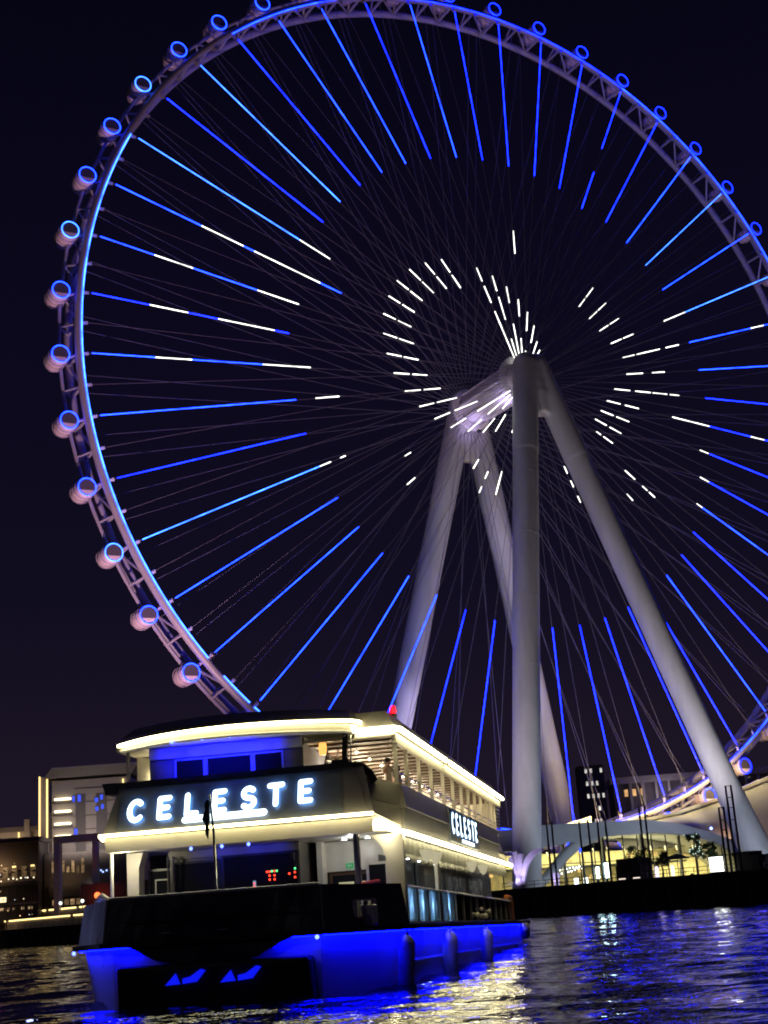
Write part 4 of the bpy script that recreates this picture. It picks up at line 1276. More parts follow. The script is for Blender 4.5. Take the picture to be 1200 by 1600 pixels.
# ------------------------------------------------------------------ RIGHT BANK: terminal building below the wheel
M['terminal'] = pbr('terminal_cladding', (0.42, 0.43, 0.45), 0.5, var=0.08, scale=0.3)
M['term_in'] = pbr('terminal_interior', (0.66, 0.60, 0.36), 0.6, var=0.35, scale=0.35)
M['tglass'] = pbr('terminal_glass', (0.9, 0.95, 0.92), 0.02, var=0, trans=1.0)
M['tglass'].node_tree.nodes['Principled BSDF'].inputs['IOR'].default_value = 1.05
M['warm_strip'] = emis('warm_ceiling_lamp', (1.0, 0.82, 0.42), 2.2)
M['warm_dim'] = emis_var('warm_glow', (1.0, 0.62, 0.20), 1.1, 0.6, 0.1, 1.8)
M['cool_lamp'] = emis('cool_lamp', (0.60, 0.95, 1.0), 18.0)

term = thing('terminal_building', 'low arched terminal with a broad grey roof band over a lit glass front', 'building', (WC.x, WC.y, GZ), WYAW)
FY = -30.0
topz = [(-60, 11.5), (-40, 13.0), (-23, 14.1), (-12.7, 14.3), (-3, 14.4), (6, 14.4), (15.4, 13.2), (24.7, 11.1), (32.3, 9.0), (38, 6.5)]
botz = [(-60, 7.0), (-40, 8.4), (-23, 9.4), (-12.7, 10.6), (-3, 11.2), (6, 11.3), (15.4, 10.6), (24.7, 8.6), (32.3, 5.4), (38, 1.6)]
rb = MB()
n = len(topz)
fr_b = [(x, FY - 3.0 + 0.0018 * x * x, z) for x, z in botz]
fr_t = [(x, FY - 1.2 + 0.0018 * x * x, z) for x, z in topz]
bk_t = [(x, FY + 22, z - 0.6) for x, z in topz]
bk_b = [(x, FY + 22, z) for x, z in botz]
rb.add(fr_b + fr_t + bk_t + bk_b, [(i, i + 1, n + i + 1, n + i) for i in range(n - 1)] + [(n + i, n + i + 1, 2 * n + i + 1, 2 * n + i) for i in range(n - 1)] + [(i + 1, i, 3 * n + i, 3 * n + i + 1) for i in range(n - 1)] + [(2 * n + i, 2 * n + i + 1, 3 * n + i + 1, 3 * n + i) for i in range(n - 1)])
rb.build('roof_band', M['terminal'], term, True)
def interp(t, x):
    for (a, b), (c, d) in zip(t, t[1:]):
        if a <= x <= c: return b + (d - b) * (x - a) / (c - a)
    return t[-1][1]
# glass front in bays with mullions
bx = -34.0
while bx < 32:
    w = 4.1
    z0 = interp(botz, bx) + 0.1; z1 = interp(botz, min(bx + w, 37.9)) + 0.1
    pn = MB().hexa([(bx + 0.08, FY, 0.1), (bx + w - 0.08, FY, 0.1), (bx + w - 0.08, FY + 0.04, 0.1), (bx + 0.08, FY + 0.04, 0.1)], [(bx + 0.08, FY, z0), (bx + w - 0.08, FY, z1), (bx + w - 0.08, FY + 0.04, z1), (bx + 0.08, FY + 0.04, z0)])
    pn.build('glass_pane', M['tglass'], term)
    MB().box(bx - 0.08, bx + 0.08, FY - 0.12, FY + 0.12, 0, z0).build('mullion', M['dark_steel'], term)
    bx += w
MB().box(-34, 32, FY - 0.1, FY + 0.1, 5.6, 5.8).build('transom', M['dark_steel'], term)
MB().box(-45, 36, FY + 14, FY + 14.4, 0, 8.5).build('back_wall', M['term_in'], term)
MB().box(-45, 20, FY + 4, FY + 14, 4.9, 5.3).build('mezzanine', M['terminal'], term)
for x in (-28, -17, -6, 5, 15.9, 26):
    MB().tube([(x, FY + 1.2, 0), (x, FY + 1.2, interp(botz, x))], 0.42, 12).build('column', M['terminal'], term, True)
rbp = [(-30, 0), (-26, 1.2), (-22, 4.2), (-18.5, 7.2), (-14.5, 9.8), (-9, 11.2)]
MB().tube([(x, FY - 0.9, z) for x, z in rbp], [0.9, 1.0, 1.1, 1.2, 1.2, 1.0], 12).build('arch_rib', M['terminal'], term, True)
for i in range(12):
    x = -24 + i * 4.1 + rnd.uniform(-.6, .6)
    MB().bar((x, FY + 3, 9.0 - abs(x) * 0.03), (x + 2.6, FY + 6, 8.2 - abs(x) * 0.03), 0.28, 0.12).build('ceiling_lamp', M['warm_strip'], term)
for i in range(26):
    x = -32 + i * 2.5 + rnd.uniform(-.8, .8)
    z = rnd.choice((4.1, 6.3, 6.9, 7.6, 2.6))
    MB().box(x, x + rnd.uniform(.4, 1.6), FY + 13.85, FY + 13.98, z, z + rnd.uniform(.3, 1.0)).build('lit_display', M['warm_dim'], term)
for x in (-26, -14, -2, 10, 20, 29):
    area('hall_light', term, (x, FY + 7, 7.6 if x < 20 else 5.0), (x, FY + 8.5, 0), 2600, (1.0, 0.86, 0.42), 7, 4)
    if x < 20: area('hall_light', term, (x + 3, FY + 5.5, 4.85), (x + 3, FY + 6.5, 0), 1500, (1.0, 0.84, 0.40), 6, 2)
for i in range(16):
    x = -18.5 + (i % 8) * 0.9 + (i // 8) * 0.4
    MB().sphere((x, FY + 2.2, 4.2 + 0.12 * (i % 8) - (i // 8) * 0.5 + rnd.uniform(-.15, .15)), 0.17, 6, 4).build('string_light', M['lamp_w'], term)
for i in range(7):
    MB().box(-20 + i * 1.15, -19.6 + i * 1.15, FY + 2.5 + i * 0.4, FY + 6, 3.2 - i * 0.42, 3.5 - i * 0.42).build('stair_step', M['term_in'], term)

# boarding canopy shell sweeping up to the right behind the right near leg
M['shell'] = pbr('shell_cladding', (0.46, 0.43, 0.42), 0.5, var=0.06, scale=0.2)
bc = thing('boarding_canopy', 'sweeping pale boarding canopy with a yellow lit lip under the rim', 'canopy', (WC.x, WC.y, GZ), WYAW)
edge = [(6, 14.2), (14, 14.8), (21, 15.3), (31, 16.7), (45, 19.8), (53, 22.2), (62, 24.6), (74, 28)]
n = len(edge)
sh = MB()
a = [(x, -11.5, z) for x, z in edge]
b = [(x, -20.5, 8.5 if x < 40 else 4.0) for x, z in edge]
c = [(x, -17.0, (z + (8.5 if x < 40 else 4)) / 2 + 1.2) for x, z in edge]
d2 = [(x, -10.5, z - 0.3) for x, z in edge]
e2 = [(x, -10.5, 2.0) for x, z in edge]
sh.add(a + c + b, [(i, i + 1, n + i + 1, n + i) for i in range(n - 1)] + [(n + i, n + i + 1, 2 * n + i + 1, 2 * n + i) for i in range(n - 1)])
sh.build('shell', M['shell'], bc, True)
lip = MB()
for i in range(n - 1):
    lip.bar(Vector(a[i]) + Vector((0, -0.1, 0.35)), Vector(a[i + 1]) + Vector((0, -0.1, 0.35)), 1.2, 0.7)
lip.build('lip', M['cream'], bc)
pl = MB().box(6, 60, -8.6, -7.4, 11.6, 12.0).build('boarding_platform', M['cream'], bc)
for i in range(8):
    x = 8 + i * 5.5
    MB().box(x, x + 2.0, -10.4, -9.4, edge[0][1] + 0.1 * i, edge[0][1] + 0.1 * i + 0.5).build('drive_unit', M['steel'], bc)
for i, (x, z) in enumerate(((12, 15.9), (22, 16.6), (33, 18.6), (46, 21.6), (57, 25.5))):
    h = MB().box(x - 0.3, x + 0.3, -10.9, -10.3, z - 0.2, z + 0.2).build('platform_lamp', M['dark_steel'], bc)
    area('platform_glow', bc, (x, -8.6, z - 0.4), (x, -3.5, z + 4.5), 3000, (1.0, 0.74, 0.28), 3, 1)
    spot('lip_glow', bc, (x, -15, z + 4.5), (x + 1, -11.3, z), 3600, (1.0, 0.82, 0.40), 120, 0.8, 0.3)
lt = MB().hexa([(-5, -5.5, 14.4), (9, -5.5, 14.2), (9, -4, 14.2), (-5, -4, 14.4)], [(-4.9, -5.5, 14.5), (9, -5.5, 17.4), (9, -4, 17.4), (-4.9, -4, 14.5)]).build('lit_wing', M['cream'], bc)
area('wing_glow', bc, (4, -9.5, 15.6), (2, -5.5, 15.4), 1500, (1.0, 0.82, 0.38), 3, 0.6)
MB().sphere((33, -21, 12.4), 0.35, 8, 5).build('marker_lamp', emis('marker_lamp_blue', (0.25, 0.35, 1.0), 5), bc)
area('shell_glow', bc, (40, -24, 5.0), (40, -17, 12), 3600, (1.0, 0.62, 0.35), 5, 1)

# masts along the quay
def mast(label, xy, h, w, rungs):
    t = thing('mast_frame', label, 'light mast', (xy[0], xy[1], GZ), math.atan2(QD.y, QD.x), 'black twin masts along the quay')
    for s in (-1, 1):
        MB().tube([(s * w / 2, 0, 0), (s * w / 2, 0, h)], [0.17, 0.13], 8).build('mast_pole', M['dark_steel'], t, True)
        MB().box(s * w / 2 - 0.3, s * w / 2 + 0.3, -0.3, 0.3, 0, 0.12).build('foot', M['dark_steel'], t)
    for r in rungs:
        MB().box(-w / 2, w / 2, -0.05, 0.05, h * r - 0.05, h * r + 0.05).build('crossbar', M['dark_steel'], t)
    return t

mast('black twin mast nearest the lilac petal sculpture', (20.9, 209.0), 9.2, 1.0, (0.35,))
mast('wider black twin mast before the arch of the terminal', (25.3, 203.8), 8.8, 1.7, ())
mast('black twin mast beside the bright cyan lamps', (27.5, 201.4), 8.6, 1.5, ())
mast('tall black twin mast in front of the middle of the terminal', (32.4, 195.5), 9.8, 0.95, (0.12,))
mast('shorter black twin mast next to the white lit sign', (41.0, 185.4), 8.3, 0.75, (0.99, 0.8, 0.65))
mast('tallest black twin mast with ladder crossbars by the wheel leg', (42.0, 184.2), 10.9, 0.85, (0.995, 0.86, 0.74, 0.6))

# lilac petal sculpture
M['petal'] = pbr('petal_white', (0.72, 0.70, 0.75), 0.4, var=0.04)
def petal(loc, sc, label, sweep=True):
    t = thing('petal_sculpture', label, 'sculpture', loc, math.atan2(QD.y, QD.x))
    specs = [(-0.55, -1.7, 3.7), (-0.1, -0.6, 4.5), (0.35, 0.55, 4.1), (0.8, 5.2, 5.0)] if sweep else [(-0.4, -1.2, 2.4), (0.0, 0.1, 2.8), (0.4, 1.4, 2.4)]
    for x0, x1, h in specs:
        m = MB(); vs = []; pth = []
        for i in range(11):
            f = i / 10
            if x1 > 2:
                a = PI / 2 * f
                pth.append((x0 + (x1 - x0) * (1 - math.cos(a)), 1.0 + (h - 0.6) * math.sin(a) ** 0.9))
            else:
                pth.append((x0 + (x1 - x0) * f ** 2.1, 1.0 + h * f))
        for i in range(11):
            f = i / 10
            q0 = Vector((pth[max(0, i - 1)][0], 0, pth[max(0, i - 1)][1])); q1 = Vector((pth[min(10, i + 1)][0], 0, pth[min(10, i + 1)][1]))
            tn = (q1 - q0).normalized()
            dx = Vector((tn.z, 0, -tn.x))
            w = (0.16 + 0.30 * f ** 1.4) if x1 < 2 else (0.18 + 0.30 * math.sin(PI * min(1, f * 1.05)) ** 0.8)
            q = Vector((pth[i][0], 0, pth[i][1]))
            vs += [(q - dx * w) * sc + Vector((0, -0.18, 0)), (q + dx * w) * sc + Vector((0, -0.18, 0)), (q + dx * w) * sc + Vector((0, 0.18, 0)), (q - dx * w) * sc + Vector((0, 0.18, 0))]
        m.add(vs, [(4 * i + k, 4 * i + (k + 1) % 4, 4 * i + 4 + (k + 1) % 4, 4 * i + 4 + k) for i in range(10) for k in range(4)] + [(3, 2, 1, 0), (40, 41, 42, 43)])
        m.build('petal', M['petal'], t, True)
    for x in (-0.9, -0.45, 0.0, 0.45, 0.9):
        MB().tube([(x * sc, 0.1, 0), (x * 0.85 * sc, 0.1, 1.9 * sc)], 0.20 * sc, 8).build('base_column', M['petal'], t, True)
    MB().box(-1.3 * sc, 1.3 * sc, -0.7, 0.7, 0, 0.15).build('plinth', M['dark_steel'], t)
    for s in (-1.6, 0.2, 2.0):
        MB().box(s * sc - 0.15, s * sc + 0.15, -1.8, -1.5, 0, 0.18).build('uplight', M['dark_steel'], t)
    spot('uplight_beam', t, (-1.2 * sc, -2.0, 0.4), (0, 0, 3.2 * sc), 900 * sc * sc, (0.62, 0.50, 1.0), 95, 0.6, 0.15)
    spot('uplight_beam', t, (2.2 * sc, -2.4, 0.4), (1.8 * sc, 0, 4.5 * sc), 900 * sc * sc, (0.62, 0.50, 1.0), 95, 0.6, 0.15)
    return t
petal((16.4, 214.4, GZ), 1.0, 'lilac lit petal sculpture with one long arching petal on the quay')
petal((21.6, 213.5, GZ), 0.55, 'small lilac petal sculpture at the foot of the arch', False)

# quay-side small things
def rail_run(name, label, t0, t1, off, hgt, step=2.2):
    t = thing(name, label, 'railing')
    a = Vector(quay_pt(t0, off)); b = Vector(quay_pt(t1, off))
    n = max(2, int((b - a).length / step))
    t.location = a
    pm = MB().tube([(0, 0, 0), (0, 0, hgt)], 0.05, 6)
    p0 = None
    for i in range(n + 1):
        o = pm.build('rail_post', M['dark_steel'], t) if p0 is None else copy(p0, t)
        p0 = p0 or o
        o.location = (b - a) * (i / n)
    for z in (0.55, hgt):
        MB().bar((0, 0, z), (b - a) + Vector((0, 0, z)), 0.07, 0.07).build('rail', M['dark_steel'], t)
    return t
rail_run('quay_railing', 'dark railing on the quay edge before the terminal', -12, 60, 0.9, 1.05)

sg2 = thing('light_box_sign', 'bright white light box sign standing on the quay', 'sign', (39.8, 187.0, GZ), math.atan2(QD.y, QD.x) + 0.35)
MB().box(-0.85, 0.85, -0.12, 0.12, 0.3, 2.1).build('light_box', emis('light_box_white', (0.95, 1.0, 0.98), 6.0), sg2)
MB().box(-0.95, 0.95, -0.10, 0.14, 0.0, 0.3).build('foot', M['dark_steel'], sg2)
for i, (x, z, w, h) in enumerate(((-0.45, 1.45, 0.3, 0.16), (-0.5, 0.95, 0.25, 0.12), (-0.1, 0.75, 0.4, 0.14), (0.35, 0.62, 0.3, 0.1))):
    MB().box(x, x + w, -0.135, -0.125, z, z + h).build('printed_mark', pbr('grey_print', (0.25, 0.28, 0.28), 0.6, var=0), sg2)

kk_ = thing('kiosk', 'dark flat roofed kiosk between the twin masts', 'kiosk', (30.2, 198.6, GZ), math.atan2(QD.y, QD.x))
MB().box(-2.2, 2.2, -0.2, 2.2, 0, 2.2).build('body', M['dark_steel'], kk_)
MB().box(-1.8, 2.0, -0.4, 2.4, 2.2, 3.0).build('roof', M['dark_steel'], kk_)
MB().box(-1.8, -0.6, -0.24, -0.2, 0.25, 0.40).build('counter_light', emis('counter_light', (1, .85, .7), 1.2), kk_)
MB().box(0.8, 2.0, -0.24, -0.2, 0.25, 0.40).build('counter_light', emis('counter_light2', (1, .85, .7), 1.2), kk_)
kb = thing('booth', 'dark booth at the foot of the tallest twin mast', 'booth', (43.0, 183.6, GZ), math.atan2(QD.y, QD.x))
MB().box(-1.8, 1.6, 0.4, 2.6, 0, 2.0).build('body', M['dark_steel'], kb)
MB().box(-2.4, 0.4, 0.2, 2.8, 2.0, 2.5).build('roof', M['dark_steel'], kb)

for i, (x, y, lab) in enumerate(((23.8, 206.9, 'white glowing cube lantern left of its twin on the quay'), (25.0, 205.6, 'white glowing cube lantern right of its twin on the quay'))):
    t = thing('cube_lantern', lab, 'lantern', (x, y, GZ), 0.5, 'white lanterns on the quay')
    MB().box(-0.22, 0.22, -0.22, 0.22, 0.08, 0.95).build('lamp_box', emis('lantern_white%d' % i, (0.85, 0.95, 1.0), 4.0), t)
    MB().box(-0.26, 0.26, -0.26, 0.26, 0, 0.08).build('base', M['dark_steel'], t)
for i, (x, y, w, h, lab) in enumerate(((27.6, 201.9, 0.5, 2.6, 'tall cyan light panel before the terminal'), (26.5, 203.2, 0.4, 2.0, 'short cyan light panel left of the tall one'))):
    t = thing('glowing_totem', lab, 'light totem', (x, y, GZ), math.atan2(QD.y, QD.x), 'cyan light panels')
    MB().box(-w / 2, w / 2, -0.08, 0.08, 0.7, 0.7 + h * 0.75).build('screen', M['cool_lamp'], t)
    MB().box(-0.08, 0.08, -0.06, 0.06, 0, 0.7).build('stand', M['dark_steel'], t)

# trees on the quay
M['leaf'] = pbr('leaf_dark', (0.045, 0.07, 0.03), 0.7, var=0.5, scale=1.2)
M['bark'] = pbr('bark', (0.08, 0.06, 0.045), 0.85, var=0.3, scale=4)
def tree(label, loc, h, r, seed, lights=False):
    rg = random.Random(seed)
    t = thing('tree', label, 'tree', loc)
    tm = MB().tube([(0, 0, 0), (0.08, 0.03, h * 0.3), (-0.05, 0, h * 0.6)], [0.16, 0.12, 0.06], 8)
    for i in range(5):
        a = rg.uniform(0, 6.28)
        tm.tube([(0, 0, h * (0.35 + 0.06 * i)), (r * 0.6 * math.cos(a), r * 0.6 * math.sin(a), h * (0.55 + 0.08 * i))], [0.06, 0.02], 6)
    tm.build('trunk', M['bark'], t, True)
    c = MB()
    cl = [(rg.gauss(0, r * 0.45), rg.gauss(0, r * 0.45), h * rg.uniform(0.45, 0.95), rg.uniform(0.25, 0.5) * r) for _ in range(16)]
    for _ in range(1500):
        q = rg.choice(cl)
        d = Vector((rg.gauss(0, 1), rg.gauss(0, 1), rg.gauss(0, 0.8))).normalized() * q[3] * rg.uniform(0.4, 1.1)
        pc = Vector(q[:3]) + d
        u = Vector((rg.gauss(0, 1), rg.gauss(0, 1), rg.gauss(0, 1))).normalized() * rg.uniform(0.08, 0.16)
        w = u.orthogonal().normalized() * u.length * 0.6
        c.add([pc - u, pc - w, pc + u, pc + w], [(0, 1, 2, 3)])
    c.build('crown', M['leaf'], t)
    if lights:
        lm = M['lamp_w']
        for i in range(40):
            q = rg.choice(cl)
            d = Vector((rg.gauss(0, 1), rg.gauss(0, 1), rg.gauss(0, 0.8))).normalized() * q[3] * 1.1
            MB().sphere(Vector(q[:3]) + d, 0.07, 5, 4).build('fairy_light', emis('fairy_white', (0.7, 1.0, 0.9), 1.5) if i == 0 else FL[0], t) if i else FL.append(MB().sphere(Vector(q[:3]) + d, 0.07, 5, 4).build('fairy_light', emis('fairy_white', (0.7, 1.0, 0.9), 1.5, False), t).data.materials[0])
    return t
FL = []
tree('dark leafy tree behind the kiosk', (32.6, 203.5, GZ), 5.2, 1.7, 1)
tree('slim tree wrapped in white fairy lights near the white sign', (38.2, 191.5, GZ), 5.4, 1.1, 2, True)
tree('small dark round tree left of the parasol', (34.2, 195.2, GZ), 3.4, 0.9, 3)
tree('small dark tree right of the parasol', (40.0, 190.2, GZ), 4.2, 0.9, 4)
pr_ = thing('parasol', 'dark open parasol over a table on the quay', 'parasol', (36.0, 193.4, GZ))
MB().tube([(0, 0, 0), (0, 0, 2.9)], 0.05, 8).build('pole', M['dark_steel'], pr_, True)
MB().lathe([(1.7, 2.35), (1.65, 2.45), (0.8, 2.85), (0.04, 3.05)], 8).build('canopy', pbr('parasol_cloth', (0.05, 0.05, 0.06), 0.9, var=0.1), pr_)
MB().lathe([(0.3, 0.0), (0.3, 0.06)], 12).build('foot', M['dark_steel'], pr_)
MB().lathe([(0.05, 0.1), (0.05, 0.7), (0.5, 0.72), (0.5, 0.76)], 14, (0.9, 0, 0)).build('table', M['cream'], pr_)
for i, (x, y, lab) in enumerate(((33.4, 195.1, 'lilac lit bollard lamp left of the parasol'), (35.2, 193.2, 'warm lit bollard lamp under the parasol'))):
    t = thing('bollard_lamp', lab, 'lamp', (x, y, GZ), 0, 'bollard lamps on the quay')
    MB().lathe([(0.22, 0.2), (0.26, 0.8), (0.22, 1.5), (0.05, 1.6)], 12).build('lamp', emis('bollard_%d' % i, ((0.75, 0.6, 1.0), (1.0, 0.9, 0.6))[i], 2.2), t)
    MB().lathe([(0.26, 0.0), (0.26, 0.2)], 12).build('base', M['dark_steel'], t)
# small van with a lit headlamp at the right edge
vn = thing('parked_van', 'pale blue lit van parked at the right end of the quay', 'van', (46.2, 181.5, GZ), math.atan2(QD.y, QD.x))
vb = pbr('van_paint', (0.45, 0.50, 0.58), 0.35, var=0.05)
MB().prism([(-2.2, 0.35), (2.3, 0.35), (2.3, 2.0), (-1.2, 2.0), (-1.75, 1.25), (-2.2, 1.1)], (0, 1.8, 0), (0, 0, 0)).build('body', vb, vn, bevel=0.08)
for x0, x1 in ((-1.1, -0.2), (-0.1, 0.9), (1.0, 2.1)):
    MB().box(x0, x1, -0.03, -0.005, 1.2, 1.85).build('window', M['glass'], vn)
for x in (-1.4, 1.5):
    wv = MB().lathe([(0.32, -0.02), (0.36, 0.0), (0.36, 0.2), (0.32, 0.22)], 16, (x, -0.05, 0.36), 'y').build('wheel', M['rubber'], vn, True)
    MB().lathe([(0.2, -0.04), (0.2, -0.02)], 12, (x, -0.05, 0.36), 'y').build('rim', M['chrome'], wv)
hl = MB().sphere((-2.2, 0.2, 0.95), 0.22, 10, 6).build('headlight', emis('headlight', (0.85, 1.0, 1.0), 14.0), vn, True)
point('headlight_glow', vn, (-2.7, -0.4, 1.0), 160, (0.8, 0.95, 1.0), 0.15)

# far blocks behind the terminal
def facade_building(name, label, loc, rot, w, d, h, mat, rows, cols, lit, win_mat, roof=True):
    t = thing(name, label, 'building', loc, rot)
    MB().box(-w / 2, w / 2, 0, d, 0, h).build('wall', mat, t)
    if roof: MB().box(-w / 2 - 0.6, w / 2 + 0.6, -0.8, d + 0.6, h, h + 0.8).build('roof', mat, t)
    for r in range(rows):
        for c in range(cols):
            if (r, c) in lit:
                x = -w / 2 + (c + 0.5) * w / cols
                z = h * (r + 0.55) / rows
                f = MB().box(x - 0.27 * w / cols, x + 0.27 * w / cols, -0.12, -0.02, z - 0.22 * h / rows, z + 0.22 * h / rows).build('window', M['dark_steel'], t)
                MB().box(x - 0.22 * w / cols, x + 0.22 * w / cols, -0.16, -0.125, z - 0.17 * h / rows, z + 0.17 * h / rows).build('pane', win_mat, f)
    return t
M['farwall'] = pbr('far_wall', (0.10, 0.09, 0.10), 0.8, var=0.2, scale=0.2)
M['farwall2'] = pbr('far_wall_light', (0.30, 0.28, 0.28), 0.8, var=0.15, scale=0.2)
M['win_white'] = emis_var('window_white', (1.0, 0.97, 0.9), 0.65, 0.25, 0.3, 1.7)
M['win_orange'] = emis_var('window_orange', (1.0, 0.55, 0.22), 0.7, 0.5)
facade_building('office_tower', 'dark far tower with rows of small white lit windows', (82.5, 620, GZ), 0, 11, 12, 54, M['farwall'], 10, 5,
                {(9, 1), (9, 2), (9, 4), (8, 1), (8, 2), (8, 3), (7, 1), (7, 2), (7, 3), (7, 4), (6, 3), (5, 2), (5, 3)}, M['win_white'], False)
ab = facade_building('apartment_block', 'long dark apartment block with a pale roof slab and orange windows', (107, 480, GZ), -0.05, 72, 20, 34.5, M['farwall'], 5, 26,
                {(4, 1), (4, 2), (3, 0), (4, 3), (3, 5), (4, 9)}, M['win_orange'], False)
MB().box(-37, 37, -2.2, 20, 34.5, 36.6).build('roof_slab', M['farwall2'], ab)
for i in range(17):
    MB().box(-35 + i * 4.3, -34.2 + i * 4.3, -1.6, -0.8, 0, 34.5).build('pier', M['farwall2'], ab)
area('roof_light', ab, (-20, -8, 28), (-20, 0, 34), 700, (0.8, 0.66, 0.8), 10, 1)

# ------------------------------------------------------------------ LEFT BANK: hotel, podium, promenade
M['hotel'] = pbr('hotel_wall', (0.42, 0.37, 0.35), 0.7, var=0.10, scale=0.15)
M['hotel_d'] = pbr('hotel_dark_panel', (0.16, 0.14, 0.14), 0.6, var=0.15, scale=0.2)
M['gold'] = emis('gold_light_line', (1.0, 0.70, 0.25), 2.2)
M['goldw'] = emis('balcony_light', (1.0, 0.88, 0.55), 5.0)
M['bwin'] = emis('blue_window', (0.05, 0.10, 1.0), 1.1, False)
ht = thing('hotel', 'beige hotel block with gold light lines, bright balconies and an overhanging flat roof', 'hotel', (-82.0, 370, GZ), 0.0)
Hh = 37.0
MB().box(-10, 10, 0, 18, 0, Hh).build('wall', M['hotel'], ht)
MB().box(-12.3, -10.05, 0.8, 14, 0, Hh - 8).build('side_wing', M['hotel_d'], ht)
MB().hexa([(-11.5, -2.2, Hh + 0.7), (11.5, -2.2, Hh + 0.7), (12, 20, Hh + 0.7), (-14.5, 20, Hh + 0.7)], [(-9.5, -3.6, Hh + 2.8), (13.5, -3.6, Hh + 2.8), (14, 20, Hh + 3.2), (-16.5, 20, Hh + 3.2)]).build('roof', M['hotel_d'], ht)
MB().box(-9.2, 13.4, -3.85, -3.62, Hh + 2.7, Hh + 3.1).build('roof_edge', M['hotel'], ht)
for x in (-13.2, -11.2):
    MB().box(x - 0.16, x + 0.16, -0.5, -0.2, 9, Hh + (1.4 if x < -12 else 0.6)).build('gold_light_line', M['gold'], ht)
MB().box(-13.3, -11.0, -0.2, 0.7, 0, Hh + 1.2).build('corner_pylon', M['hotel'], ht)
MB().box(8.6, 8.9, -0.35, -0.03, Hh - 4.5, Hh - 0.6).build('gold_light_line', M['gold'], ht)
for i in range(4):
    z = 22.2 + i * 3.15
    b = MB().box(-9.9, -4.4, -0.75, -0.03, z - 0.9, z - 0.6).build('balcony', M['hotel'], ht)
    MB().box(-9.2, -5.0, -0.6, -0.35, z + 0.3, z + 0.75).build('balcony_lamp', M['goldw'], b)
    MB().box(-9.7, -4.6, -0.15, -0.04, z - 0.55, z + 0.2).build('balcony_glass', M['hotel_d'], b)
for i in range(6):
    z = 17 + i * 3.5
    MB().box(-4.2, 10, -0.12, -0.03, z, z + 0.25).build('floor_band', M['hotel_d'], ht)
for x0, x1 in ((-3.8, -1.2), (1.6, 4.4)):
    MB().box(x0, x1, -0.16, -0.125, 12, 33).build('dark_strip', M['hotel_d'], ht)
for i, (x, z, w, h) in enumerate(((-4.6, 31.3, 0.6, 1.5), (-3.2, 31.3, 0.8, 1.7), (1.3, 30.8, 0.8, 1.2), (2.7, 31.4, 0.7, 1.3), (1.4, 28.6, 0.8, 1.1), (2.9, 29.0, 0.7, 1.2), (-4.2, 22.8, 0.9, 1.6))):
    f = MB().box(x - 0.1, x + w + 0.1, -0.22, -0.165, z - 0.1, z + h + 0.1).build('window', M['hotel_d'], ht)
    MB().box(x, x + w, -0.26, -0.225, z, z + h).build('pane', M['bwin'], f)
area('hotel_wash', ht, (0, -13, 18.5), (0, 0, 27), 1500, (1.0, 0.86, 0.74), 14, 1)
area('hotel_wash', ht, (-16, -9, 19.5), (-11, 0, 27), 500, (1.0, 0.75, 0.50), 3, 1)

hw = thing('hotel_wing', 'low hotel wing with gold vertical light lines left of the hotel block', 'building', (-105, 378, GZ), 0)
MB().box(-14, 10.2, 0, 12, 0, 25.2).build('wall', M['hotel'], hw)
MB().box(-15, 10.2, -1.5, 13, 25.2, 26.4).build('roof', M['hotel_d'], hw)
MB().box(4.0, 5.4, -1.6, 0, 20, 28.2).build('stair_tower', M['hotel'], hw)
for x, z1 in ((2.2, 25), (3.0, 23.6), (5.9, 22.5), (6.9, 22), (7.8, 22)):
    MB().box(x - 0.12, x + 0.12, -0.4, -0.05, 15, z1).build('gold_light_line', M['gold'], hw)
MB().box(-6, -4.2, -0.1, -0.02, 17, 21).build('lit_window', M['warm_dim'], hw)
MB().box(8.2, 10, -0.5, -0.1, 21.9, 22.5).build('lamp_bar', M['goldw'], hw)
area('wing_wash', hw, (0, -10, 18), (0, 0, 22), 700, (1.0, 0.72, 0.45), 10, 1)

pod = thing('restaurant_podium', 'dark two storey restaurant podium with warm lit terraces on the left bank', 'building', (-100, 356, GZ), 0.0)
M['podium'] = pbr('podium_dark', (0.045, 0.036, 0.035), 0.7, var=0.3, scale=0.3)
MB().box(-40, 8.0, 0, 10, 0, 21.0).build('wall', M['podium'], pod)
MB().box(-42, 9.0, -3.0, 10, 21.0, 22.0).build('roof', M['podium'], pod)
MB().box(-42, 8.5, -3.2, -0.05, 10.6, 11.4).build('terrace', M['podium'], pod)
MB().box(-42, 8.5, -3.3, -3.2, 6.0, 6.4).build('canopy_edge', M['hotel_d'], pod)
for i in range(8):
    x = -10 + i * 2.3
    MB().box(x, x + 1.3, -0.1, -0.02, 12.6, 15.2).build('lit_bay', emis_var('lit_bay%d' % i, (1.0, 0.60, 0.26), rnd.uniform(0.05, 0.26), 0.9, 0.05, 1.9), pod)
    MB().box(x + 0.1, x + 1.0, -0.3, -0.1, 15.0, 15.35).build('lamp', M['gold'], pod) if i % 2 else None
for i in range(14):
    x = -9 + i * 1.25 + rnd.uniform(-.4, .4)
    MB().sphere((x, -2.5, 12.0 + rnd.uniform(-.3, .3)), 0.20, 6, 4).build('table_lamp', emis('table_lamp%d' % i, (1.0, 0.82, 0.55), rnd.uniform(1, 5), False), pod)
for x, w in ((-2.6, 1.5), (-0.6, 1.8)):
    f = MB().box(x, x + w, -3.6, -3.4, 6.6, 8.0).build('sign_board', M['podium'], pod)
    MB().box(x + 0.1, x + w - 0.1, -3.65, -3.61, 6.7, 7.9).build('lit_face', emis('sign_cream', (1.0, 0.84, 0.45), 1.6), f)
    MB().box(x + w * 0.45, x + w * 0.62, -3.68, -3.66, 7.1, 7.5).build('mark', M['podium'], f)
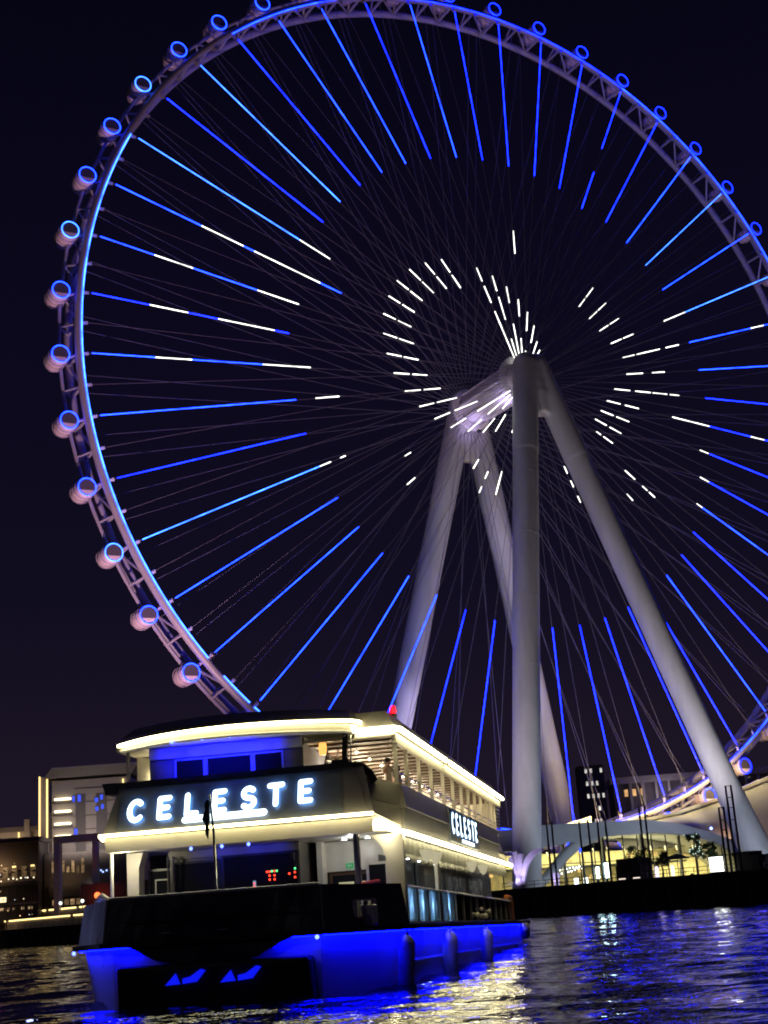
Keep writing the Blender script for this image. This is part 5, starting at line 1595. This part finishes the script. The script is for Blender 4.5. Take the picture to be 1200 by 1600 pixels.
for i in range(9):
    x = -9 + i * 1.8 + rnd.uniform(-.5, .5)
    MB().box(x, x + rnd.uniform(.5, 1.4), -0.3, -0.1, 4.8, 5.4).build('shop_light', emis_var('shop_light%d' % i, (1.0, 0.66, 0.34), rnd.uniform(.15, .8), 1.4, 0.1, 1.9), pod)
MB().box(-4.0, -2.0, -3.7, -3.4, 19.7, 20.3).build('magenta_sign', emis('magenta', (0.9, 0.08, 0.9), 1.6), pod)
for i in range(34):
    x = rnd.uniform(-9.5, 7.5); z = rnd.choice((12.1, 12.3, 13.2, 15.8, 7.2, 4.9, 3.2, 9.2)) + rnd.uniform(-.3, .3)
    MB().sphere((x, -3.3, z), rnd.uniform(0.06, 0.15), 6, 4).build('small_lamp', emis('small_lamp%d' % i, rnd.choice(((1.0, 0.75, 0.4), (1.0, 0.6, 0.25), (0.9, 0.95, 1.0))), rnd.uniform(.6, 3.5), False), pod)
for i in range(9):
    x = -9 + i * 2.0
    MB().box(x - 0.12, x + 0.12, -3.0, -2.8, 0, 10.6).build('terrace_post', M['podium'], pod)
MB().box(-42, 8.3, -3.15, -3.1, 12.35, 12.42).build('terrace_rail', M['hotel_d'], pod)
for i in range(10):
    x = -9.4 + i * 1.9
    MB().lathe([(0.03, 0), (0.9, 0.02), (0.5, 0.3), (0.03, 0.5)], 8, (x, -2.0 - (i % 2) * 0.5, 13.6 + 0.2 * (i % 3))).build('terrace_parasol', M['podium'], pod)
area('terrace_light', pod, (-4, -4.5, 14.6), (-4, 0, 13), 900, (1.0, 0.62, 0.28), 8, 0.5)
area('terrace_light', pod, (-8, -5, 9.0), (-8, 0, 5), 450, (1.0, 0.66, 0.34), 8, 0.5)

pt_ = thing('portal_frame', 'tall pale portal frame standing before the hotel', 'portal', (-81.0, 352, GZ), 0.0)
M['portal'] = pbr('portal_stone', (0.48, 0.44, 0.42), 0.7, var=0.12, scale=0.3)
MB().box(-5.9, -4.5, -1, 2, 0, 21.4).build('upright', M['portal'], pt_)
MB().box(3.6, 4.7, -1, 2, 0, 20.6).build('upright', M['portal'], pt_)
MB().box(-5.9, 4.7, -1.01, 2.01, 19.9, 21.6).build('lintel', M['portal'], pt_)
hb = thing('cafe_hall', 'dark hall with faint warm windows behind the portal frame', 'building', (-84.0, 360, GZ), 0.0)
MB().box(-7.5, 16, 0, 8, 0, 18).build('wall', M['podium'], hb)
for i in range(7):
    MB().box(-5.6 + i * 1.25, -4.9 + i * 1.25, -0.12, -0.02, 12.5 + rnd.uniform(-1, 1), 15.5 + rnd.uniform(-1, 1)).build('window', emis_var('hall_win%d' % i, (1.0, 0.62, 0.30), rnd.uniform(.06, .35), 0.9, 0.03, 1.9), hb)
MB().box(-5.8, 2.0, -2.2, -0.05, 7.2, 10.4).build('awning_box', M['podium'], hb)
for i in range(5):
    MB().box(-5.4 + i * 1.5, -4.3 + i * 1.5, -0.2, -0.05, 5.2, 6.6).build('shop_window', emis_var('hall_shop%d' % i, (1.0, 0.60, 0.30), rnd.uniform(.1, .45), 1.2, 0.05, 1.9), hb)
MB().sphere((4.0, -1.2, 9.4), 0.42, 8, 5).build('wall_lamp', M['lamp_w'], hb)
for x, z in ((6.9, 13.0), (7.4, 12.6), (8.3, 12.9)): MB().sphere((x, -0.5, z), 0.22, 6, 4).build('blue_lamp', emis('blue_lamp_%d' % int(x * 10), (0.35, 0.5, 1.0), 2.5), hb)
area('hall_glow', hb, (-2, -5, 12), (-2, 0, 13), 160, (1.0, 0.66, 0.34), 6, 0.5)
rl = thing('round_red_lamp', 'round glowing red orange lamp on a post left of the boat', 'lamp', (-74.6, 343.5, GZ))
MB().sphere((0, 0, 6.6), 0.75, 12, 8).build('globe', emis('red_orange', (1.0, 0.12, 0.03), 4.0), rl, True)
MB().tube([(0, 0, 0), (0, 0, 5.9)], 0.12, 8).build('post', M['dark_steel'], rl, True)
point('red_glow', rl, (0, 1.0, 6.6), 200, (1.0, 0.10, 0.05), 0.4)
rwall = tag(MB().box(-79.5, -62, 347.2, 347.9, GZ, GZ + 9.5).build('boundary_wall', M['podium']), 'dark wall glowing red behind the round lamp', 'wall')

# promenade steps with lit edges and rail on the left bank
def lit_edge(label, t0, t1, off, z, hgt, w):
    t = thing('lit_terrace_edge', label, 'light strip')
    a = Vector(quay_pt(t0, off)); b = Vector(quay_pt(t1, off))
    t.location = (a.x, a.y, GZ)
    d = b - a; d.z = 0
    MB().hexa([(0, 0, 0), tuple(d), tuple(d + QN * 3), tuple(QN * 3)], [(0, 0, z), tuple(d + Vector((0, 0, z))), tuple(d + QN * 3 + Vector((0, 0, z))), tuple(QN * 3 + Vector((0, 0, z)))]).build('step', M['portal'], t)
    n = int(d.length / 1.6)
    for i in range(n):
        if rnd.random() < 0.10: continue
        p0 = d * ((i + 0.06) / n); p1 = d * ((i + 0.94) / n)
        MB().bar(p0 - QN * 0.12 + Vector((0, 0, z - 0.16)), p1 - QN * 0.12 + Vector((0, 0, z - 0.16)), 0.12, w).build('edge_lamp', emis('edge_gold%d' % (i % 1), (1.0, 0.72, 0.26), 2.6, False) if i == 0 and not EL else EL[0], t) if EL or i else EL.append(MB().bar(p0 - QN * 0.12 + Vector((0, 0, z - 0.16)), p1 - QN * 0.12 + Vector((0, 0, z - 0.16)), 0.12, w).build('edge_lamp', emis('edge_gold', (1.0, 0.72, 0.26), 2.6), t).data.materials[0])
    return t
EL = []
lit_edge('gold lit upper terrace edge on the left bank', -240, -118, 14, 4.4, 0.4, 0.34)
lit_edge('gold lit lower walkway edge above the water on the left bank', -240, -118, 5, 2.4, 0.4, 0.30)
for i, (t, off, lab) in enumerate(((-171, 9, 'white globe lamp post at the left edge of the promenade'), (-160, 9, 'white globe lamp post in the middle of the promenade'), (-146, 7, 'slim white globe lamp post nearest the boat'))):
    q = quay_pt(t, off)
    lp = thing('lamp_post', lab, 'lamp post', q, 0, 'globe lamp posts on the left promenade')
    MB().tube([(0, 0, 0), (0, 0, 5.0)], 0.10, 8).build('post', M['portal'], lp, True)
    MB().sphere((0, 0, 5.35), 0.40, 10, 6).build('globe', emis('globe_white%d' % i, (0.9, 1.0, 0.9), 2.2), lp, True)
    point('globe_light', lp, (0, 0, 5.35), 420, (1.0, 0.90, 0.74), 0.35)
rail_run('promenade_railing', 'pale railing along the left promenade by the water', -240, -110, 1.0, 1.1, 3.0)
pts_hedge = None
